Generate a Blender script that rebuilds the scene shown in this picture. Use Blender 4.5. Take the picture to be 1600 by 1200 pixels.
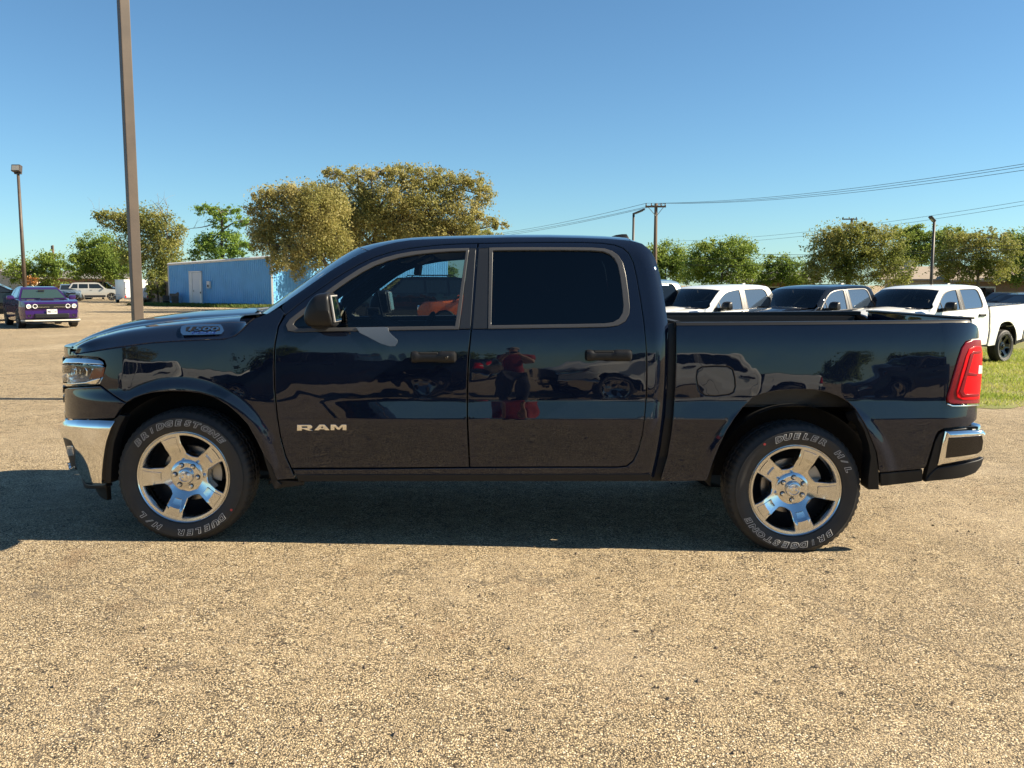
import bpy, bmesh, math, random
import numpy as np
from mathutils import Vector, Matrix
from mathutils.geometry import delaunay_2d_cdt

for o in list(bpy.data.objects):
    bpy.data.objects.remove(o, do_unlink=True)
SC = bpy.context.scene
COL = SC.collection
RNG = np.random.default_rng(7)
random.seed(7)
PI = math.pi

# ------------------------------------------------------------------ camera, sky, sun
EYE = 1.6                                  # the photographer's phone, metres above the lot
FOC = 1400.0                               # focal length for a 1600 wide picture
PITCH = math.atan(156 / 1400)              # looking slightly down
cam_data = bpy.data.cameras.new('camera')
cam_data.sensor_width = 36
cam_data.lens = 36 * FOC / 1600
cam_data.clip_start = 0.05
cam_data.clip_end = 3000
cam = bpy.data.objects.new('camera', cam_data)
COL.objects.link(cam)
cam.location = (0, 0, EYE)
cam.rotation_euler = (PI / 2 - PITCH, 0, 0)
SC.camera = cam

SUN_ELEV = math.radians(34)
SUN_AZ = math.radians(-1.0)                # angle from +X towards +Y
sun_dir = Vector((math.cos(SUN_ELEV) * math.cos(SUN_AZ), math.cos(SUN_ELEV) * math.sin(SUN_AZ), math.sin(SUN_ELEV)))
world = bpy.data.worlds.new('World')
SC.world = world
world.use_nodes = True
wn = world.node_tree
for n in list(wn.nodes):
    wn.nodes.remove(n)
sky = wn.nodes.new('ShaderNodeTexSky')
sky.sky_type = 'NISHITA'
sky.sun_disc = False
sky.sun_elevation = SUN_ELEV
sky.sun_rotation = PI / 2 - SUN_AZ
sky.altitude = 1000
sky.air_density = 1.0
sky.dust_density = 0.4
sky.ozone_density = 2.0
bg = wn.nodes.new('ShaderNodeBackground')
bg.inputs['Strength'].default_value = 0.0515
wo = wn.nodes.new('ShaderNodeOutputWorld')
tint = wn.nodes.new('ShaderNodeMix'); tint.data_type = 'RGBA'; tint.blend_type = 'MULTIPLY'
tint.inputs['Factor'].default_value = 1.0
tint.inputs['B'].default_value = (0.69, 0.97, 1.08, 1)      # the phone's cool white balance in the blue
wn.links.new(sky.outputs[0], tint.inputs['A'])
wn.links.new(tint.outputs['Result'], bg.inputs['Color'])
wn.links.new(bg.outputs[0], wo.inputs['Surface'])

sun_data = bpy.data.lights.new('sun', 'SUN')
sun_data.energy = 5.0
sun_data.angle = math.radians(0.5)
sun_data.color = (1.0, 0.87, 0.66)
sun = bpy.data.objects.new('sun', sun_data)
COL.objects.link(sun)
sun.rotation_euler = sun_dir.to_track_quat('Z', 'Y').to_euler()
sun.location = (30, 0, 25)

SC.view_settings.view_transform = 'Standard'
SC.view_settings.look = 'None'
SC.view_settings.exposure = 1.36
SC.view_settings.gamma = 1
SC.view_settings.use_curve_mapping = False
SC.render.engine = 'CYCLES'
SC.cycles.max_bounces = 8
SC.cycles.transparent_max_bounces = 16
SC.cycles.use_denoising = True

# ------------------------------------------------------------------ measuring the place
CT, ST = math.cos(PITCH), math.sin(PITCH)

def ray(px, py):
    a = (px - 800) / FOC
    b = -(py - 600) / FOC
    return np.array([a, CT + b * ST, -ST + b * CT])

def aty(px, py, Y):
    d = ray(px, py)
    t = Y / d[1]
    return np.array([d[0] * t, Y, EYE + d[2] * t])

def proj(P):
    P = np.asarray(P, float)
    x, y, z = P[..., 0], P[..., 1], P[..., 2] - EYE
    dep = y * CT - z * ST
    up = y * ST + z * CT
    return 800 + FOC * x / dep, 600 - FOC * up / dep

def smooth(v, a, b):
    t = np.clip((np.asarray(v, float) - a) / (b - a), 0, 1)
    return t * t * (3 - 2 * t)

def gz(x, y):
    """height of the ground: the lot falls gently to the right"""
    x = np.asarray(x, float); y = np.asarray(y, float)
    left = 0.06 * np.tanh(-np.minimum(x, 0) / 3)
    right = -0.02 * np.clip(x, 0, 5) - 0.03 * np.clip(x - 5, 0, 9)
    far = -0.36 * smooth(x, 0, 5)
    k = smooth(y, 11, 18)
    return left + right * (1 - k) + far * k

def gpt(px, py):
    d = ray(px, py)
    t = EYE / -d[2]
    for _ in range(30):
        p = d * t
        t = (EYE - float(gz(p[0], p[1]))) / -d[2]
    p = d * t
    return np.array([p[0], p[1], float(gz(p[0], p[1]))])

# ------------------------------------------------------------------ objects and meshes
def tag(o, label=None, cat=None, group=None, kind=None):
    if label: o['label'] = label
    if cat: o['category'] = cat
    if group: o['group'] = group
    if kind: o['kind'] = kind
    return o

def empty(name, loc=(0, 0, 0), rot=(0, 0, 0), parent=None):
    o = bpy.data.objects.new(name, None)
    COL.objects.link(o)
    o.location = [float(v) for v in loc]
    o.rotation_euler = rot
    o.empty_display_size = 0.2
    if parent is not None: o.parent = parent
    return o

def thing(name, label, cat, loc=(0, 0, 0), rz=0.0, group=None):
    return tag(empty(name, loc, (0, 0, rz)), label, cat, group)

def mesh(name, V, F, smooth_=True, normals=None):
    me = bpy.data.meshes.new(name)
    me.from_pydata([tuple(map(float, v)) for v in V], [], [tuple(map(int, f)) for f in F])
    me.update()
    if smooth_:
        me.polygons.foreach_set('use_smooth', np.ones(len(me.polygons), bool))
    if normals is not None:
        me.normals_split_custom_set_from_vertices([tuple(map(float, n)) for n in normals])
    return me

def obj(name, V, F, mat, parent=None, smooth_=False, normals=None, loc=None, rot=None):
    me = mesh(name, V, F, smooth_, normals)
    o = bpy.data.objects.new(name, me)
    COL.objects.link(o)
    if mat is not None: me.materials.append(mat)
    if parent is not None: o.parent = parent
    if loc is not None: o.location = [float(v) for v in loc]
    if rot is not None: o.rotation_euler = rot
    return o

def auto_smooth(o, deg=35):
    me = o.data
    me.polygons.foreach_set('use_smooth', np.ones(len(me.polygons), bool))
    try:
        me.set_sharp_from_angle(angle=math.radians(deg))
    except Exception:
        pass
    return o

class MB:
    """collects shapes into one mesh"""
    def __init__(self): self.V = []; self.F = []
    def add(self, V, F):
        n = len(self.V)
        self.V += [tuple(v) for v in V]
        self.F += [tuple(i + n for i in f) for f in F]
        return self
    def box(self, c, s, rz=0.0, M=None, bev=0.0):
        bm = bmesh.new()
        bmesh.ops.create_cube(bm, size=1)
        for v in bm.verts: v.co = Vector((v.co.x * s[0], v.co.y * s[1], v.co.z * s[2]))
        if bev > 0:
            bmesh.ops.bevel(bm, geom=bm.edges[:], offset=bev, segments=2, affect='EDGES', profile=0.6)
        R = (M if M is not None else Matrix.Rotation(rz, 3, 'Z'))
        bm.verts.index_update()
        V = [tuple(R @ v.co + Vector(c)) for v in bm.verts]
        F = [[v.index for v in f.verts] for f in bm.faces]
        bm.free()
        return self.add(V, F)
    def tube(self, pts, rad, n=8, cap=True):
        pts = [Vector(p) for p in pts]
        if not hasattr(rad, '__len__'): rad = [rad] * len(pts)
        V = []; F = []
        ref = Vector((0.13, 0.21, 0.97))
        prev = None
        for i, p in enumerate(pts):
            t = (pts[min(i + 1, len(pts) - 1)] - pts[max(i - 1, 0)]).normalized()
            if prev is None:
                a = t.cross(ref)
                if a.length < 1e-3: a = t.cross(Vector((1, 0, 0)))
            else:
                a = prev - t * prev.dot(t)
            a.normalize(); prev = a
            b = t.cross(a)
            for k in range(n):
                w = 2 * PI * k / n
                V.append(tuple(p + (a * math.cos(w) + b * math.sin(w)) * rad[i]))
        for i in range(len(pts) - 1):
            for k in range(n):
                k2 = (k + 1) % n
                F.append((i * n + k, i * n + k2, (i + 1) * n + k2, (i + 1) * n + k))
        if cap:
            F.append(tuple(range(n - 1, -1, -1)))
            F.append(tuple((len(pts) - 1) * n + k for k in range(n)))
        return self.add(V, F)
    def lathe(self, prof, n=48, axis='Y', c=(0, 0, 0), closed=False, a0=0.0, a1=2 * PI):
        """prof: list of (along axis, radius)"""
        full = abs(a1 - a0 - 2 * PI) < 1e-6
        m = n if full else n + 1
        V = []; F = []
        for (h, r) in prof:
            for k in range(m):
                w = a0 + (a1 - a0) * k / n
                if axis == 'Y': V.append((c[0] + r * math.cos(w), c[1] + h, c[2] + r * math.sin(w)))
                elif axis == 'X': V.append((c[0] + h, c[1] + r * math.cos(w), c[2] + r * math.sin(w)))
                else: V.append((c[0] + r * math.cos(w), c[1] + r * math.sin(w), c[2] + h))
        L = len(prof)
        for i in range(L if closed else L - 1):
            j = (i + 1) % L
            for k in range(n):
                k2 = (k + 1) % m
                F.append((i * m + k, i * m + k2, j * m + k2, j * m + k))
        return self.add(V, F)
    def prism(self, poly, y0, y1, axis='Y'):
        """extrude a polygon (u, v): u -> x, v -> z, between y0 and y1"""
        n = len(poly)
        def m(u, v, w): return (u, w, v) if axis == 'Y' else ((w, u, v) if axis == 'X' else (u, v, w))
        V = [m(u, v, y0) for u, v in poly] + [m(u, v, y1) for u, v in poly]
        F = [tuple(range(n)), tuple(range(2 * n - 1, n - 1, -1))]
        for i in range(n):
            j = (i + 1) % n
            F.append((j, i, i + n, j + n))
        return self.add(V, F)
    def build(self, name, mat, parent=None, smooth_=False, auto=None, fix=True, loc=None, rot=None):
        o = obj(name, self.V, self.F, mat, parent, smooth_, loc=loc, rot=rot)
        if fix:
            bm = bmesh.new(); bm.from_mesh(o.data)
            bmesh.ops.recalc_face_normals(bm, faces=bm.faces[:])
            bm.to_mesh(o.data); bm.free()
        if auto: auto_smooth(o, auto)
        return o

def children(o): return list(o.children)

def copy_tree(o, parent=None, over=None):
    c = o.copy()
    COL.objects.link(c)
    if parent is not None: c.parent = parent
    if over and c.type == 'MESH':
        for i, s in enumerate(c.material_slots):
            if s.material and s.material.name in over:
                s.link = 'OBJECT'
                s.material = over[s.material.name]
    for ch in children(o): copy_tree(ch, c, over)
    return c

# ------------------------------------------------------------------ materials
MATS = {}
def nodes_of(m):
    return m.node_tree.nodes, m.node_tree.links

def pbr(name, col, rough=0.5, metal=0.0, coat=0.0, coat_rough=0.02, spec=0.5, bump=None, vary=None, transmission=0.0, ior=1.5):
    m = bpy.data.materials.new(name)
    m.use_nodes = True
    N, L = nodes_of(m)
    b = N['Principled BSDF']
    b.inputs['Base Color'].default_value = (*col, 1)
    b.inputs['Roughness'].default_value = rough
    b.inputs['Metallic'].default_value = metal
    b.inputs['Coat Weight'].default_value = coat
    b.inputs['Coat Roughness'].default_value = coat_rough
    b.inputs['Specular IOR Level'].default_value = spec
    b.inputs['Transmission Weight'].default_value = transmission
    b.inputs['IOR'].default_value = ior
    tc = N.new('ShaderNodeTexCoord')
    if vary:                                   # (scale, amount, second colour)
        nz = N.new('ShaderNodeTexNoise'); nz.inputs['Scale'].default_value = vary[0]
        nz.inputs['Detail'].default_value = 6
        L.new(tc.outputs['Object'], nz.inputs['Vector'])
        mr = N.new('ShaderNodeMapRange'); mr.inputs['From Min'].default_value = 0.35; mr.inputs['From Max'].default_value = 0.65
        L.new(nz.outputs['Fac'], mr.inputs['Value'])
        mr.inputs['To Max'].default_value = vary[1]
        mx = N.new('ShaderNodeMix'); mx.data_type = 'RGBA'
        mx.inputs['A'].default_value = (*col, 1); mx.inputs['B'].default_value = (*vary[2], 1)
        L.new(mr.outputs[0], mx.inputs['Factor']); L.new(mx.outputs['Result'], b.inputs['Base Color'])
    if bump:                                   # (scale, strength, distance)
        nz = N.new('ShaderNodeTexNoise'); nz.inputs['Scale'].default_value = bump[0]; nz.inputs['Detail'].default_value = 4
        L.new(tc.outputs['Object'], nz.inputs['Vector'])
        bp = N.new('ShaderNodeBump'); bp.inputs['Strength'].default_value = bump[1]; bp.inputs['Distance'].default_value = bump[2]
        L.new(nz.outputs['Fac'], bp.inputs['Height']); L.new(bp.outputs[0], b.inputs['Normal'])
    MATS[name] = m
    return m

def paint(name, col, metal=0.0, rough=0.35):
    m = pbr(name, col, rough, metal, coat=1.0, coat_rough=0.004, spec=0.0)
    N, L = nodes_of(m)
    b = N['Principled BSDF']
    b.inputs['Coat IOR'].default_value = 1.55
    tc = N.new('ShaderNodeTexCoord')
    # faint orange peel and a little dust in the gloss
    nz = N.new('ShaderNodeTexNoise'); nz.inputs['Scale'].default_value = 9; nz.inputs['Detail'].default_value = 5
    L.new(tc.outputs['Object'], nz.inputs['Vector'])
    mr = N.new('ShaderNodeMapRange'); mr.inputs['To Min'].default_value = 0.0; mr.inputs['To Max'].default_value = 0.008
    L.new(nz.outputs['Fac'], mr.inputs['Value']); L.new(mr.outputs[0], b.inputs['Coat Roughness'])
    n2 = N.new('ShaderNodeTexNoise'); n2.inputs['Scale'].default_value = 5.0; n2.inputs['Detail'].default_value = 1.5
    L.new(tc.outputs['Object'], n2.inputs['Vector'])
    bp = N.new('ShaderNodeBump'); bp.inputs['Strength'].default_value = 0.15; bp.inputs['Distance'].default_value = 0.01
    L.new(n2.outputs['Fac'], bp.inputs['Height']); L.new(bp.outputs[0], b.inputs['Coat Normal'])
    return m

def glass(name, tint, refl=1.0, rough=0.0):
    """a thin pane: tinted see-through with a mirror reflection that grows to the edge"""
    m = bpy.data.materials.new(name)
    m.use_nodes = True
    N, L = nodes_of(m)
    N.remove(N['Principled BSDF'])
    out = N['Material Output']
    tr = N.new('ShaderNodeBsdfTransparent'); tr.inputs['Color'].default_value = (*tint, 1)
    gl = N.new('ShaderNodeBsdfGlossy'); gl.inputs['Roughness'].default_value = rough
    gl.inputs['Color'].default_value = (refl, refl, refl, 1)
    fr = N.new('ShaderNodeFresnel'); fr.inputs['IOR'].default_value = 1.52
    mx = N.new('ShaderNodeMixShader')
    L.new(fr.outputs[0], mx.inputs[0]); L.new(tr.outputs[0], mx.inputs[1]); L.new(gl.outputs[0], mx.inputs[2])
    L.new(mx.outputs[0], out.inputs['Surface'])
    MATS[name] = m
    return m

PAINT = paint('dark_blue_paint', (0.0055, 0.0090, 0.0205), 0.0, 0.4)
CHROME = pbr('chrome', (0.80, 0.79, 0.77), 0.045, 1.0)
ALLOY = pbr('polished_alloy', (0.66, 0.66, 0.655), 0.13, 1.0)
BLACKPL = pbr('black_plastic', (0.011, 0.011, 0.012), 0.42, spec=0.32, bump=(260, 0.15, 0.002))
TRIM = pbr('grey_window_trim', (0.060, 0.060, 0.062), 0.30, spec=.4)
PILLAR = pbr('pillar_cover', (0.016, 0.018, 0.022), 0.38)
RUBBER = pbr('tyre_rubber', (0.022, 0.021, 0.021), 0.62, bump=(180, 0.2, 0.002), vary=(14, 0.5, (0.034, 0.031, 0.028)))
LETTER = pbr('white_tyre_letter', (0.62, 0.61, 0.59), 0.7)
UNDER = pbr('dark_underbody', (0.012, 0.012, 0.012), 0.8)
CABIN = pbr('cabin_plastic', (0.02, 0.02, 0.022), 0.6)
SEATM = pbr('seat_cloth', (0.03, 0.031, 0.034), 0.85)
GLASSF = glass('tinted_glass', (0.44, 0.52, 0.56))
GLASSW = glass('windscreen_glass', (0.72, 0.80, 0.80))
GLASSR = glass('privacy_glass', (0.012, 0.014, 0.02))
BEDLINER = pbr('bed_liner', (0.013, 0.013, 0.014), 0.6, bump=(300, 0.4, 0.003))
REDLENS = pbr('red_lens', (0.70, 0.003, 0.008), 0.35, coat=0.12, spec=0.1)
REDDARK = pbr('dark_red_lens', (0.20, 0.003, 0.010), 0.25, coat=0.25, spec=0.25)
WHITELENS = pbr('white_lens', (0.75, 0.72, 0.70), 0.15, coat=1.0)
AMBER = pbr('amber_reflector', (0.42, 0.13, 0.06), 0.2, coat=0.5)
LAMPIN = pbr('lamp_reflector', (0.85, 0.87, 0.90), 0.16, 0.85)
CLEAR = glass('clear_lens', (0.93, 0.95, 0.96))
DISC = pbr('brake_disc_steel', (0.35, 0.34, 0.33), 0.35, 1.0)
DARKRIM = pbr('dark_barrel', (0.05, 0.05, 0.055), 0.4, 0.6)
FILM = pbr('protective_film', (0.085, 0.105, 0.135), 0.25)
BLUETXT = pbr('badge_blue', (0.02, 0.05, 0.20), 0.3)
REDDOT = pbr('red_paint_dot', (0.55, 0.06, 0.05), 0.6)
STEEL = pbr('bare_steel', (0.40, 0.39, 0.37), 0.4, 0.9)
MIRRORG = pbr('mirror_glass', (0.85, 0.88, 0.88), 0.01, 1.0)
# ------------------------------------------------------------------ the truck's side surface
YN = 5.33                                   # nearest line of the body side
YC = YN + 1.03                              # middle of the truck
HUBF = aty(285.5, 746.5, YN + 0.02); HUBR = aty(1243.5, 767, YN + 0.02)
TYRE_R = 0.412
SLOPE = math.atan2(HUBF[2] - HUBR[2], HUBR[0] - HUBF[0])
XMID = 0.5 * (HUBF[0] + HUBR[0])
RLOC = Vector((XMID, YC, 0.5 * (HUBF[2] + HUBR[2]) - TYRE_R))
truck = empty('pickup_truck', RLOC, (0, SLOPE, 0))
tag(truck, 'big dark navy blue crew cab pickup truck parked side on in front', 'pickup truck')
RM = Matrix.Translation(RLOC) @ Matrix.Rotation(SLOPE, 4, 'Y')
RMI = np.array(RM.inverted())

def loc(P):
    P = np.asarray(P, float)
    return P @ RMI[:3, :3].T + RMI[:3, 3]

def mirror_y(P):
    Q = np.array(P, float)
    Q[..., 1] = 2 * YC - Q[..., 1]
    return Q

_tz = np.array([.25, .50, .60, .70, .775, .787, .797, .80, .895, .91, .925, 1.0, 1.10, 1.18, 1.24, 1.30, 1.335, 1.35, 1.6, 1.8, 1.9, 2.0])
_ta = np.array([-4, -3.5, -2.6, -1.6, -1.2, -0.6, 5.5, 7.2, 6.6, 3.0, 1.3, 1.7, 2.6, 3.5, 5.5, 10, 14, 18, 20, 23, 28, 30.])
_tb = np.array([-4, -3.5, -2.6, -2.0, -1.2, -0.8, -0.4, -0.2, 0.6, 0.9, 1.1, 1.9, 2.6, 3.5, 5.5, 10, 14, 18, 20, 23, 28, 30.])
_zz = np.linspace(.25, 2.0, 1751)
def _prof(t):
    h = np.concatenate([[0], np.cumsum(-np.tan(np.radians(np.interp(_zz[:-1] + .0005, _tz, t))) * .001)])
    return h - np.interp(.785, _zz, h) + 1.03
_HA, _HB = _prof(_ta), _prof(_tb)

def half_main(x, z):
    a = np.interp(z, _zz, _HA); b = np.interp(z, _zz, _HB)
    k = smooth(x, -1.35, -0.65)
    h = b + (a - b) * k
    h = h - 0.016 * (np.clip(-x - 1.2, 0, None) / 1.1) ** 2 - 0.020 * (np.clip(x - 1.9, 0, None) / .7) ** 2
    for hub in (HUBF, HUBR):
        r = np.hypot(x - hub[0], (z - hub[2]) * 1.02)
        h = h + 0.013 * (1 - smooth(r, .555, .63)) + .005 * (1 - smooth(r, .60, .90))
    return h

X_NOSE, A_NOSE, K_NOSE = -2.30, 0.735, 0.62
X_TAIL, A_TAIL, C_TAIL = 2.575, 0.325, 0.22

class Side:
    """near side of the body: (s, z) -> point.  s is x along the side and keeps running round the nose and the tail"""
    def __init__(self, a=A_NOSE, out=0.0, a_tail=A_TAIL, s0=-3.25, s1=3.02, z0=.30, z1=1.95, lean=0.22):
        a_tail = a_tail + (A_TAIL - .30 if a_tail != A_TAIL else 0)
        self.a, self.out, self.at, self.lean = a, out, a_tail, lean
        self.s0, self.s1, self.z0, self.z1 = s0, s1, z0, z1
        self.tab = None
        self.pil = None; self.ymode = False; self.poly = None
    def raw(self, s, z):
        s = np.asarray(s, float); z = np.asarray(z, float)
        x = np.clip(s, X_NOSE, X_TAIL)
        h = half_main(x, z) + self.out
        ph = np.clip((X_NOSE - s) / K_NOSE, 0, PI / 2)
        a = self.a - self.lean * np.clip(z - 1.10, 0, 1) - .25 * np.clip(.62 - z, 0, 1)
        xx = x - a * np.sin(ph)
        hh = h * np.cos(ph)
        pt = np.clip((s - X_TAIL) / .30, 0, PI / 2)
        xx = xx + self.at * np.sin(pt)
        hh = hh - C_TAIL * (1 - np.cos(pt))
        return np.stack([xx, YC - hh, z + 0 * s], -1)
    def nrm_raw(self, s, z, f=None):
        f = f or self.raw
        e = 6e-4
        ds = f(s + e, z) - f(s - e, z)
        dz = f(s, z + e) - f(s, z - e)
        n = np.cross(ds, dz)
        return n / (np.linalg.norm(n, axis=-1, keepdims=True) + 1e-12)
    def pt(self, s, z):
        p = self.raw(s, z)
        if self.pil is not None:
            line, r, depth = self.pil
            d = polydist(np.stack([np.asarray(s, float), np.asarray(z, float)], -1), line)
            if self.ymode:
                d = np.where(inside(np.stack([np.asarray(s, float), np.asarray(z, float)], -1).reshape(-1, 2), self.poly).reshape(d.shape), d, 0.0)
            t = np.clip(1 - d / r, 0, 0.995)
            w = depth * (1 - np.sqrt(1 - t * t))
            if self.ymode: p[..., 1] += w
            else: p = p - self.nrm_raw(s, z) * w[..., None]
        return p
    def nrm(self, s, z):
        return self.nrm_raw(s, z, self.pt) if self.pil is not None else self.nrm_raw(s, z)
    def table(self):
        if self.tab is None:
            s = np.arange(self.s0, self.s1, .006); z = np.arange(self.z0, self.z1, .008)
            S, Z = np.meshgrid(s, z, indexing='ij')
            S = S.ravel(); Z = Z.ravel()
            P = self.pt(S, Z); n = self.nrm(S, Z)
            vis = np.einsum('ij,ij->i', n, np.array([0, 0, EYE]) - P) > 0
            S, Z, P = S[vis], Z[vis], P[vis]
            u, v = proj(P)
            self.tab = (S, Z, u, v)
        return self.tab
    def inv(self, pts):
        S, Z, u, v = self.table()
        out = []
        for (px, py) in pts:
            i = int(np.argmin((u - px) ** 2 + (v - py) ** 2))
            s, z = S[i], Z[i]
            for _ in range(3):
                e = 2e-3
                q = np.array([[s, z], [s + e, z], [s, z + e]])
                a, b = proj(self.pt(q[:, 0], q[:, 1]))
                J = np.array([[a[1] - a[0], a[2] - a[0]], [b[1] - b[0], b[2] - b[0]]]) / e
                if abs(np.linalg.det(J)) < 2e3: break
                d = np.linalg.solve(J, np.array([px - a[0], py - b[0]]))
                d = np.clip(d, -.02, .02)
                s += d[0]; z += d[1]
            out.append((float(np.clip(s, self.s0, self.s1)), float(z)))
        return np.array(out)

def polydist(P, line):
    d = np.full(P.shape[:-1], 1e9)
    for a, b in zip(line[:-1], line[1:]):
        ab = b - a
        t = np.clip(((P - a) @ ab) / (ab @ ab + 1e-12), 0, 1)
        d = np.minimum(d, np.linalg.norm(P - (a + t[..., None] * ab), axis=-1))
    return d

def catmull(pts, n=6, closed=False):
    pts = np.asarray(pts, float)
    N = len(pts); out = []
    for i in range(N if closed else N - 1):
        p1, p2 = pts[i], pts[(i + 1) % N]
        p0 = pts[i - 1] if (i > 0 or closed) else 2 * p1 - p2
        p3 = pts[(i + 2) % N] if (i + 2 < N or closed) else 2 * p2 - p1
        for k in range(n):
            t = k / n
            out.append(.5 * ((2 * p1) + (-p0 + p2) * t + (2 * p0 - 5 * p1 + 4 * p2 - p3) * t * t + (-p0 + 3 * p1 - 3 * p2 + p3) * t ** 3))
    if not closed: out.append(pts[-1])
    return np.array(out)

def densify(P, step, closed=True):
    out = []
    n = len(P)
    for i in range(n if closed else n - 1):
        a, b = P[i], P[(i + 1) % n]
        k = max(1, int(math.ceil(np.linalg.norm(b - a) / step)))
        for j in range(k): out.append(a + (b - a) * j / k)
    if not closed: out.append(P[-1])
    return np.array(out)

def area2(P):
    x, y = P[:, 0], P[:, 1]
    return float(np.sum(x * np.roll(y, -1) - y * np.roll(x, -1)))

def inset(P, d):
    t = np.roll(P, -1, 0) - np.roll(P, 1, 0)
    t /= (np.linalg.norm(t, axis=1, keepdims=True) + 1e-12)
    n = np.stack([-t[:, 1], t[:, 0]], 1)
    return P + n * d, n

def inside(P, poly):
    x, y = P[:, 0], P[:, 1]
    r = np.zeros(len(P), bool)
    a = poly; b = np.roll(poly, -1, 0)
    for (x0, y0), (x1, y1) in zip(a, b):
        c = ((y0 > y) != (y1 > y))
        if c.any():
            xi = x0 + (y - y0) * (x1 - x0) / (y1 - y0 + 1e-15)
            r ^= c & (x < xi)
    return r

def fill2d(loops, grid):
    """triangulate inside loops[0] minus loops[1:]; returns points, triangles, index lists for each loop"""
    pts = []; edges = []; idx = []
    for Lp in loops:
        o = len(pts); n = len(Lp)
        pts += [Vector((float(p[0]), float(p[1]))) for p in Lp]
        edges += [(o + i, o + (i + 1) % n) for i in range(n)]
        idx.append(list(range(o, o + n)))
    if len(grid):
        k = inside(grid, loops[0])
        for h in loops[1:]: k &= ~inside(grid, h)
        for Lp in loops:
            k &= polydist(grid, np.vstack([Lp, Lp[:1]])) > 0.0035
        pts += [Vector((float(p[0]), float(p[1]))) for p in grid[k]]
    V, E, F, ov, oe, of = delaunay_2d_cdt(pts, edges, [], 0, 1e-7)
    V = np.array([tuple(v) for v in V])
    m = {}
    for i, l in enumerate(ov):
        for j in l: m[j] = i
    idx = [[m.get(i, 0) for i in l] for l in idx]
    T = []
    for f in F:
        f = list(f)
        for k in range(1, len(f) - 1): T.append((f[0], f[k], f[k + 1]))
    T = np.array(T)
    c = V[T].mean(1)
    k = inside(c, loops[0])
    for h in loops[1:]: k &= ~inside(c, h)
    T = T[k]
    a = V[T]
    ar = (a[:, 1, 0] - a[:, 0, 0]) * (a[:, 2, 1] - a[:, 0, 1]) - (a[:, 1, 1] - a[:, 0, 1]) * (a[:, 2, 0] - a[:, 0, 0])
    T[ar < 0] = T[ar < 0][:, ::-1]
    T = T[np.abs(ar) > 1e-9]
    return V, T, idx

ZROWS = np.unique(np.round(np.concatenate([np.arange(.30, .77, .03), np.arange(.77, .80, .004), np.arange(.80, .89, .02), np.arange(.89, .935, .005), np.arange(.94, 1.24, .025), np.arange(1.24, 1.42, .012), np.arange(1.42, 1.95, .025)]), 4))

def panel_geo(surf, outline, holes=(), step=.02, fil=.004, dep=.018, off=0.0, curve=False, extra_rings=(), grid_s=.022, arcs=None):
    """a sheet of bodywork on surf: outline and holes in (s, z)"""
    loops = []
    for i, P in enumerate([outline] + list(holes)):
        P = np.asarray(P, float)
        if curve: P = catmull(P, 5, True)
        P = densify(P, step)
        if (area2(P) > 0) != (i == 0): P = P[::-1]
        loops.append(P)
    ins = [inset(P, fil) for P in loops]
    smin, zmin = loops[0].min(0); smax, zmax = loops[0].max(0)
    zr = ZROWS[(ZROWS > zmin) & (ZROWS < zmax)]
    sr = np.arange(smin, smax, grid_s)
    G = np.stack(np.meshgrid(sr, zr, indexing='ij'), -1).reshape(-1, 2)
    for d in extra_rings:
        G = np.vstack([G, inset(loops[0], d)[0]])
    if arcs is not None:                       # tight rows of points along the rolled edge of a wheel opening
        r0_ = np.hypot(G[:, 0] - arcs[0], (G[:, 1] - arcs[2]) * 1.02)
        G = G[(r0_ < .548) | (r0_ > .637)]
        w = np.arange(-.4, PI + .4, .028)
        for r in (.550, .562, .574, .586, .598, .610, .622, .634):
            G = np.vstack([G, np.stack([arcs[0] + r * np.cos(w), arcs[2] + r * np.sin(w) / 1.02], 1)])
    V2, T, idx = fill2d([p for p, _ in ins], G)
    s, z = V2[:, 0], V2[:, 1]
    n = surf.nrm(s, z)
    P = surf.pt(s, z) + n * off
    Vs = [P]; Ns = [n]; Fs = [tuple(t) for t in T]
    base = len(P)
    for Lp, (ip, nn), ix in zip(loops, ins, idx):
        m = len(Lp)
        n0 = surf.nrm(Lp[:, 0], Lp[:, 1]); p0 = surf.pt(Lp[:, 0], Lp[:, 1]) + n0 * off
        e = 2e-3
        q = surf.pt(Lp[:, 0] - nn[:, 0] * e, Lp[:, 1] - nn[:, 1] * e) + n0 * off - p0
        q -= n0 * np.einsum('ij,ij->i', q, n0)[:, None]
        q /= (np.linalg.norm(q, axis=1, keepdims=True) + 1e-9)
        A = p0 - n0 * min(fil * .8, dep * .5)
        B = p0 - n0 * dep
        na = n0 + q; na /= np.linalg.norm(na, axis=1, keepdims=True)
        Vs += [A, A, B]; Ns += [na, q, q]
        a0, a1, b0 = base, base + m, base + 2 * m
        base += 3 * m
        for i in range(m):
            j = (i + 1) % m
            if ix[i] != ix[j]: Fs.append((a0 + i, a0 + j, ix[j], ix[i]))
            else: Fs.append((a0 + i, a0 + j, ix[j]))
            Fs.append((b0 + i, b0 + j, a1 + j, a1 + i))
    return np.vstack(Vs), Fs, np.vstack(Ns)

RROT = np.array(RM.to_3x3().inverted())
def tobj(name, V, F, mat, parent=None, normals=None, smooth_=True, far=False):
    """a part of the truck from world-space points; far=True mirrors it to the other side"""
    V = np.asarray(V, float)
    if normals is not None: normals = np.asarray(normals, float)
    if far:
        V = mirror_y(V); F = [tuple(reversed(f)) for f in F]
        if normals is not None: normals = normals * np.array([1, -1, 1])
    if normals is not None: normals = normals @ RROT.T
    return obj(name, loc(V), F, mat, parent or truck, smooth_, normals)

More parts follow.
